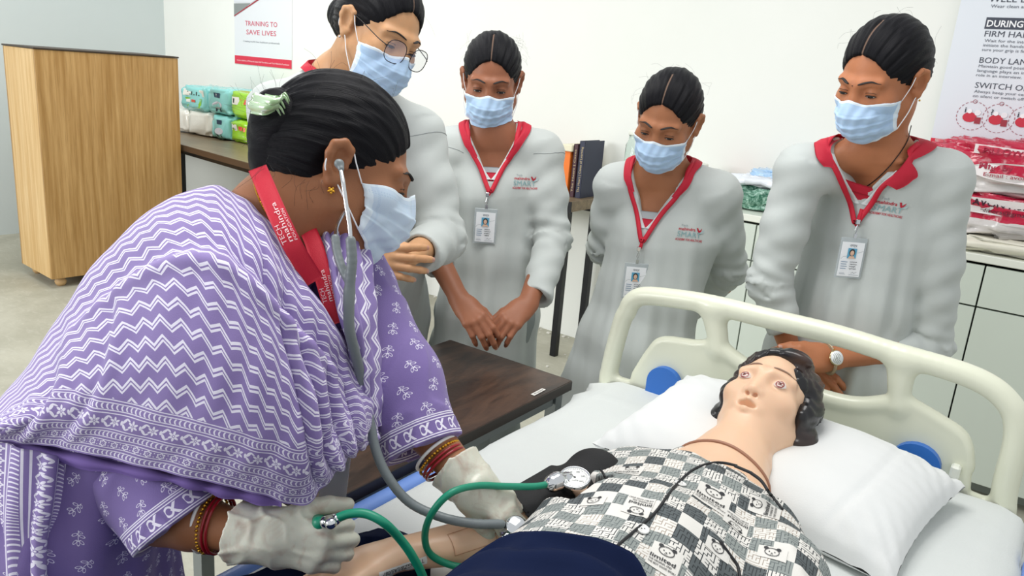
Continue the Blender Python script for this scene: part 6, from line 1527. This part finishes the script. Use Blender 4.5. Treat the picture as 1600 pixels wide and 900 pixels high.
# hair, bun, clip
hs = hair_sd(HN, fore=.040, front=-.002, low=-.045); v, f = hs.mesh(.0023); M['hairn'] = m_hair('black_hair_side', part=False); obj('hair', v, f, M['hairn'], nu_, True, hair_uv(HN, v)); htn = bvh(v, f)
b = bun_mesh(HN, (.022, -.098, .026), .041, 2, (.9, -.5, .1)); b.ell(HN(.0, -.085, -.02), V(.040, .035, .045)*HN.s, HN.B, 'u', .03); v, f = b.mesh(.0024); obj('hair_bun', v, f, M['hairb'], nu_, True, hair_uv(HN, v)*V(1, 1.7, 1.7)); btn = bvh(v, f)
M['clip'] = material('pale_green_clip_plastic', '#b9dca8', .2, Transmission_Weight=.35, Alpha=.92)
cl = [[P(393, 178, 1.142), P(391, 162, 1.130), P(398, 150, 1.125), P(412, 147, 1.130)], [P(404, 180, 1.113), P(406, 166, 1.101), P(413, 155, 1.101), P(424, 150, 1.107)], [P(416, 178, 1.107), P(420, 168, 1.092), P(427, 160, 1.089), P(436, 150, 1.095)], [P(428, 172, 1.113), P(434, 164, 1.101), P(440, 152, 1.101), P(446, 143, 1.113)]]
vs, fs, uv, gg = patch(cl, 16, 16, lambda u, v: .002*np.sin(u*16), .0025); clip_ = obj('hair_clip', vs, fs, M['clip'], nu_, label='pale green claw clip')
for k in range(5): q0 = gg[-1, 2+k*3]; MB().tube(catmull([q0, q0+CR*.004+CU*-.004, q0+CR*.007-CU*.011+CF*.004], 6), [.0022, .0021, .0019, .0016, .0012, .0008], 6).build('clip_tooth', M['clip'], clip_, True)
e_ = dict(lo=-.45, op=.20, az0=.0, gaze=-.42); eyes(HN, nu_, nt_, **e_)
def wisps(R): y = R.uniform(-.10, -.02); x = .070+R.uniform(0, .01); z = R.uniform(-.05, -.03); return [V(x-.004, y, z), V(x+.004, y+R.uniform(-.01, .01), z-.012), V(x-.002, y+R.uniform(-.02, .015), z-R.uniform(.02, .04))]
strands(HN, 12, 51, wisps, .00016).build('loose_hair', M['strand'], nu_, True)['kind'] = 'stuff'
strands(HN, 26, 52, flyaway(), .00016).build('loose_hair', M['strand'], nu_, True)['kind'] = 'stuff'
def bunfly(R): a = R.uniform(0, 6.28); o = V(R.uniform(-.3, 1), -abs(math.cos(a)), math.sin(a)*1.0); o /= np.linalg.norm(o); c = V(.022, -.098, .026); return [c+o*.04, c+o*.05+V(0, 0, R.uniform(-.01, .01)), c+o*R.uniform(.055, .075)+V(0, R.uniform(-.01, .01), R.uniform(-.01, .01))]
strands(HN, 22, 53, bunfly, .00011).build('loose_hair', M['strand'], nu_, True)['kind'] = 'stuff'
face_mask(HN, nu_, 'white and pale blue face mask gaping at the cheek', tree=nt_, seed=19, mat='mask_n', drop=-.014, gape=.004)
earring(HN, nu_, 1, M['gold'], .0022, True)
# gold chain and wide red lanyard
def npx(pts, off, n=40, tree=nt_):
    out = []
    for q in catmull([V(*p, 0)[:2] for p in pts], n):
        r_ = nrm(ray(*q)); h = tree.ray_cast(Vector(CO), Vector(r_), 3); out.append(np.array(h[0])+np.array(h[1])*off if h[0] is not None else P(q[0], q[1], .97))
    return np.array(out)
c = npx([(397, 283), (401, 300), (410, 322), (424, 345)], .0012, 30); mb = MB()
for k, q in enumerate(c): mb.box(q, (.0022, .0022, .0028), rz=k, bev=.0006)
mb.build('gold_chain', M['gold'], nu_)['kind'] = 'stuff'
def strap(pts, w, name, text=None, ts=None):
    c = catmull([P(*q) for q in pts], 50); t = np.gradient(c, axis=0); rows = []
    for q, tt in zip(c, t): r_ = nrm(q-CO); s_ = nrm(np.cross(tt, r_)); rows.append([q-s_*w/2, q-r_*.0015, q+s_*w/2])
    vs, fs, uv, gg = patch(rows, 8, 60, None, .0012, flip=True); o = obj(name, vs, fs, M['lanyard'], nu_)
    if text:
        i0, i1 = ts; a, b = c[i0], c[i1]; ax = nrm(b-a); s_ = nrm(np.cross(ax, nrm(a-CO))); tr = bvh(vs, fs); p = Print(); L = np.linalg.norm(b-a)
        p.text('TECH', 0, w*.18, w*.26, '#e8c8cc', width=L*.40); p.text('mahindra', 0, -w*.14, w*.28, '#f0d8da', width=L*.9); p.text('FOUNDATION', 0, -w*.38, w*.16, '#e8c8cc', width=L*.7)
        up_ = np.cross(np.cross(ax, nrm(a-CO)), ax); r2 = -ax; u2 = -s_
        p.build('lanyard_print', drape_map(tr, b, r2, u2 if np.cross(r2, u2)@nrm(CO-a) > 0 else -u2, .0012, .2), nu_)
    return c
strap([(402, 262, 1.113), (412, 285, 1.089), (426, 318, 1.069), (443, 355, 1.054), (462, 392, 1.054), (492, 440, 1.083)], .026, 'lanyard', 'x', (18, 36))
strap([(478, 352, 1.142), (492, 385, 1.118), (503, 425, 1.104), (513, 460, 1.101), (528, 505, 1.101)], .024, 'lanyard', 'x', (22, 40))
# ---- kurti
def cyl_uv(v, a, b, side, hem=None, R0=.15, off=0):
    ab = b-a; L = np.linalg.norm(ab); ax = ab/L; s_ = nrm(side-ax*(side@ax)); f_ = np.cross(ax, s_); q = v-a; t = q@ax; an = np.arctan2(q@f_, q@s_); return np.stack([an*R0+off, t, (L if hem is None else hem)-t], 1)
sd = SD(); sd.cone(lerp(NB, shR, .5), shR, .05, .052, 'u', .03); sd.cone(lerp(NB, shL, .5), shL, .05, .052, 'u', .03)
sd.econe(lerp(NB, chN, .6), chN, CN.X, (.12, .08), (.150, .100), 'u', .05); sd.econe(chN, lerp(chN, hipN, .5), CN.X, (.150, .10), (.140, .10), 'u', .04); sd.econe(lerp(chN, hipN, .5), hipN, CN.X, (.14, .10), (.175, .135), 'u', .04)
hemN = V(hipN[0]-.0, hipN[1]-.02, .50); sd.econe(hipN, hemN, CN.X, (.175, .135), (.21, .17), 'u', .04); sd.box(hemN-V(0, 0, .30), V(.5, .5, .30), None, .001, 's', .002)
sd.post.append(lambda p: .0050*np.sin(np.arctan2(p[:, 0]-hipN[0], p[:, 1]-hipN[1])*13+p[:, 2]*6)*np.clip((1.05-p[:, 2])/.2, 0, 1)+wob(p, 16, 81)*.003); v, f = sd.mesh(.0062)
obj('kurti', v, f, M['kurti'], nu_, True, cyl_uv(v, chN, hipN-V(0, 0, .2), CN.X, .9))
# sleeves with printed hems
def ksleeve(a, b, c, r, ends, cutd, seed):
    sd = SD(); sd.cone(a, b, r[0], r[1], 'u', .03); sd.cone(b, c, r[1], r[2], 'u', .025); d = nrm(cutd); s_ = nrm(np.cross(d, CF)); B = np.array([s_, np.cross(d, s_), d])
    sd.box(ends+d*.09, V(.13, .13, .09), B, .002, 's', .001); sd.cone(ends-d*.012, ends+d*.03, r[2]-.016, r[2]-.008, 's', .003)
    sd.post.append(lambda p: wob(p*V(1, 1, 1), 24, seed)*.0022-.0035*np.maximum(0, 1-np.abs(wob(p, 30, seed+1))*3.2)**1.4); v, f = sd.mesh(.0036)
    u = cyl_uv(v, ends-d*.3, ends, CF*-1, .3, .055); obj('sleeve', v, f, M['kurti'], nu_, True, u)
e2 = P(322, 825, .975); ksleeve(P(262, 600, 1.19), P(238, 745, 1.15), P(300, 838, 1.09), (.078, .076, .074), P(284, 818, 1.105), P(330, 780, .95)-P(215, 838, .98) if False else img_dir(.62, .78, -.05), 91)
ksleeve(shL, P(618, 600, 1.23), P(668, 722, 1.19), (.070, .068, .062), P(655, 706, 1.20), P(700, 790, 1.12)-P(630, 610, 1.17), 93)
# ---- shawl over the shoulders
g0 = [
 [(-40, 730, 1.424), (60, 640, 1.446), (150, 520, 1.435), (240, 420, 1.401), (325, 350, 1.311), (385, 345, 1.186), (430, 395, 1.130), (488, 485, 1.130), (543, 560, 1.164), (590, 640, 1.198)],
 [(-30, 668, 1.220), (55, 560, 1.243), (140, 428, 1.243), (235, 332, 1.220), (325, 294, 1.175), (385, 318, 1.102), (434, 378, 1.068), (492, 470, 1.068), (545, 552, 1.102), (592, 640, 1.164)],
 [(-20, 672, 1.119), (65, 590, 1.113), (160, 480, 1.085), (265, 400, 1.034), (345, 385, 1.017), (405, 430, 1.011), (452, 490, 1.023), (505, 556, 1.051), (553, 610, 1.090), (593, 654, 1.158)],
 [(-15, 674, 1.073), (75, 625, 1.062), (178, 560, 1.023), (285, 520, 0.983), (368, 530, 0.977), (430, 568, 0.989), (475, 612, 1.011), (518, 650, 1.045), (557, 672, 1.085), (592, 672, 1.147)],
 [(-12, 678, 1.068), (75, 655, 1.051), (178, 645, 1.017), (290, 650, 0.989), (368, 672, 0.983), (428, 700, 0.994), (478, 716, 1.017), (520, 716, 1.051), (556, 698, 1.090), (588, 682, 1.141)],
 [(-10, 686, 1.085), (70, 694, 1.073), (160, 712, 1.045), (260, 736, 1.023), (350, 756, 1.023), (420, 774, 1.034), (475, 787, 1.051), (516, 745, 1.068), (553, 708, 1.098), (584, 687, 1.139)]]
g0 = [[P(*q) for q in r] for r in g0]
def sdisp(u, v):
    f = .0055*np.sin(v*9+u*34+.6)*np.clip((u-.42)*3, 0, 1)*np.clip(v*3, 0, 1)*np.clip((1-v)*4, 0, 1)
    # rolled fold under the shoulder ridge, long diagonal creases
    a = v-.30-.10*np.sin((u-.1)*3.4); f = f+.012*np.exp(-(a/.035)**2)*np.clip((u-.12)*6, 0, 1)*np.clip((.95-u)*4, 0, 1)-.010*np.exp(-((a-.055)/.022)**2)*np.clip((u-.12)*6, 0, 1)*np.clip((.9-u)*4, 0, 1)
    for (u0, k, s_, am) in ((.62, .22, .018, .010), (.70, .20, .014, .009), (.79, .14, .014, .009), (.87, .08, .012, .008), (.12, -.16, .018, .007), (.22, -.18, .014, .005)):
        d = u-(u0+k*(v-.5)); f = f+am*(np.exp(-(d/s_)**2)-.8*np.exp(-((d-1.6*s_)/s_)**2))*np.clip((v-.25)*5, 0, 1)*np.clip((1.02-v)*8, 0, 1)
    return f+.0016*np.sin(u*70+v*20)*np.sin(v*15+u*9)
nuu, nvv = 210, 140; vs, fs, uv, gg = patch(g0, nuu, nvv, sdisp, .003)
# metric print coordinates: arc length along and across the cloth
du = np.linalg.norm(np.diff(gg, axis=1), axis=2); U_ = np.hstack([np.zeros((nvv, 1)), np.cumsum(du, 1)]); U_ = U_.mean(0)[None].repeat(nvv, 0)
dv = np.linalg.norm(np.diff(gg, axis=0), axis=2); Vc = np.vstack([np.zeros((1, nuu)), np.cumsum(dv, 0)]); Hh_ = Vc[-1:]-Vc
k = np.clip(Hh_[:1]/.34, .25, 9); Wd = Hh_/np.minimum(k, 1)
ref = np.median(Vc[-1]); Vm = Vc/np.maximum(Vc[-1:], .05)*np.interp(np.linspace(0, 1, nuu), [0, .3, .75, 1], [.50, .52, .46, .36])
puv = np.stack([U_, Vm, Wd], -1).reshape(-1, 3); obj('shawl', vs, fs, M['shawl'], nu_, True, np.vstack([puv, puv]), label='purple cotton shawl with white zigzag print and flowered hem')
# plain under-hem peeping out below
uh = [[P(-10, 665, 1.16), P(120, 690, 1.16), P(260, 715, 1.14), P(350, 735, 1.14), P(440, 745, 1.14)], [P(-10, 690, 1.090), P(120, 716, 1.068), P(260, 745, 1.045), (P(350, 765, 1.045)), P(440, 778, 1.057)], [P(-5, 700, 1.096), P(120, 728, 1.079), P(260, 752, 1.057), P(350, 775, 1.057), P(440, 792, 1.062)]]
vs, fs, uv, gg2 = patch(uh, 60, 6, lambda u, v: .002*np.sin(u*40), .002); M['plainp'] = material('plain_purple_hem', '#7a62a8', .85); obj('shawl_hem', vs, fs, M['plainp'], nu_)
# front fall of the shawl beyond the neck
g1_ = [[(497, 362, 1.153), (520, 358, 1.164), (545, 368, 1.175), (572, 388, 1.198)], [(512, 420, 1.113), (530, 418, 1.113), (552, 425, 1.130), (580, 440, 1.175)], [(528, 490, 1.085), (545, 492, 1.085), (563, 495, 1.102), (586, 500, 1.164)], [(548, 548, 1.102), (560, 555, 1.096), (574, 560, 1.107), (592, 560, 1.164)], [(560, 600, 1.119), (570, 610, 1.113), (580, 615, 1.119), (595, 615, 1.164)], [(572, 660, 1.141), (578, 668, 1.136), (586, 670, 1.141), (595, 662, 1.164)]]
vs, fs, uv, gg = patch([[P(*q) for q in r] for r in g1_], 90, 120, lambda u, v: .0048*np.sin(u*30+v*3)*(1-.5*v)+.0015*np.sin(v*26+u*9), .0025)
L1 = .30; puv = np.stack([uv[:, 1]*L1, uv[:, 0]*.16+.02+uv[:, 1]*.05, uv[:, 0]*0+.5], 1); obj('shawl_front', vs, fs, M['shawl'], nu_, True, puv)
# striped end of the shawl hanging at her back
g2_ = [[(-60, 695, 1.153), (-10, 690, 1.090), (45, 702, 1.068), (85, 712, 1.073), (112, 722, 1.102)], [(-65, 780, 1.153), (-12, 775, 1.079), (40, 785, 1.057), (78, 790, 1.062), (108, 795, 1.102)], [(-55, 850, 1.153), (-5, 845, 1.079), (38, 850, 1.057), (72, 855, 1.062), (92, 860, 1.102)], [(-40, 1000, 1.130), (5, 1000, 1.073), (45, 1000, 1.057), (75, 1000, 1.068), (100, 1000, 1.102)]]
vs, fs, uv, gg = patch([[P(*q) for q in r] for r in g2_], 90, 60, lambda u, v: .006*np.sin(u*24+v*2), .003); puv = np.stack([uv[:, 0]*.118, uv[:, 1]*.30, uv[:, 0]*0], 1); obj('shawl_end', vs, fs, M['enddrape'], nu_, True, puv)
# ---- bangles
M['bwhite'] = material('white_bangle', '#ecebe8', .25); M['bred'] = material('red_bangle', '#8f1420', .2)
def bangle(c, ax, r, w, mat, beads=False, tilt=.0):
    ax = nrm(ax); a = nrm(np.cross(ax, CF)); b = np.cross(ax, a); pts = [c+a*math.cos(t)*r+b*math.sin(t)*r*.92 for t in np.linspace(0, 2*math.pi, 41)]
    if beads:
        mb = MB()
        for t in np.linspace(0, 2*math.pi, 45)[:-1]:
            q = c+a*math.cos(t)*r+b*math.sin(t)*r*.92; mb.box(q, (w*2.1, w*2.1, w*2.1), rz=t*3, bev=w*.7)
        return mb.build('gold_bangle', mat, nu_)
    return MB().tube(pts, w, 8, False).build('bangle', mat, nu_, True)
for (c, ax, r) in ((P(333, 818, 1.085), P(398, 834, 1.07)-P(255, 806, 1.10), .0400), (P(688, 716, 1.185), wrL-elL, .0362)):
    ax = nrm(ax); bangle(c-ax*.010, ax, r, .0026, M['bwhite']); bangle(c-ax*.001, ax, r, .0022, M['gold'], True); bangle(c+ax*.006, ax, r*.98, .0022, M['bred']); bangle(c+ax*.012, ax, r*.97, .0022, M['bred'])
# ---- gloves
def glovefn(nt, c):
    n = noise(nt, 26, 4, dist=1.2); return mixc(nt, ((n-.50)*5).cl(), srgb('#cfcfc0'), srgb('#b9aa9b'))
M['glove'] = material('latex_glove', '#cfcfc4', .32, fn=glovefn, bump=(70, .5)); M['glove'].node_tree.nodes['Principled BSDF'].inputs['Subsurface Weight'].default_value = .1
def glove(el_, wr_, kw, seed, cuffn=.075):
    sd = SD(); ax = nrm(wr_-el_); hand_sd(sd, wr_, fat=1.13, **kw); sd.econe(wr_-ax*cuffn, wr_+ax*.01, np.cross(ax, (0, 0, 1)), (.044, .042), (.035, .030), 'u', .02); s_ = nrm(np.cross(ax, CF)); B = np.array([s_, np.cross(ax, s_), ax])
    sd.box(wr_-ax*(cuffn+.06), V(.08, .08, .06), B, .002, 's', .001); 
    sd.post.append(lambda p: -.0030*np.maximum(0, 1-np.abs(wob(p, 52, seed))*3.0)**1.2*np.clip(1.2-((p-wr_)@ax)/.09, .25, 1)+.0009*wob(p, 110, seed+1)); v, f = sd.mesh(.0023); obj('glove', v, f, M['glove'], nu_, label='off white latex glove')
glove(elR, P(408, 838, 1.06), dict(d=P(472, 850, 1.06)-P(408, 838, 1.06), n=TOCAM+CU*.1-CR*.1, side=CU, curls=[(48, 70, 40), (45, 72, 40), (42, 70, 40), (38, 66, 40)], thumb=((.62, .72, -.25), (.25, .9, -.5)), sc=1.0), 101, .034)
glove(elL, P(730, 752, 1.17), dict(d=P(783, 792, 1.165)-P(730, 752, 1.17), n=TOCAM*.7+CU*.5+CR*.3, side=-CR-CU, curls=[(38, 40, 25), (30, 30, 20), (32, 34, 22), (36, 40, 25)], thumb=((.5, .8, -.4), (.1, .95, -.4)), sc=.86), 103, .030)
# clear badge holder swinging from the lanyard
Bb = np.array([nrm(CR*.55+CF*.7), nrm(-CF*.6+CR*.4), nrm(CU+CR*.12)]).T
h_ = MB().box(P(522, 758, 1.16), (.052, .003, .080), M=Bb, bev=.001).build('badge_holder', material('clear_badge_holder', '#a9b0bd', .1, Alpha=.45), nu_); MB().box(P(522, 758, 1.16)+CF*.004, (.044, .001, .066), M=Bb).build('badge_card', material('badge_back', '#5b6070', .5), h_)
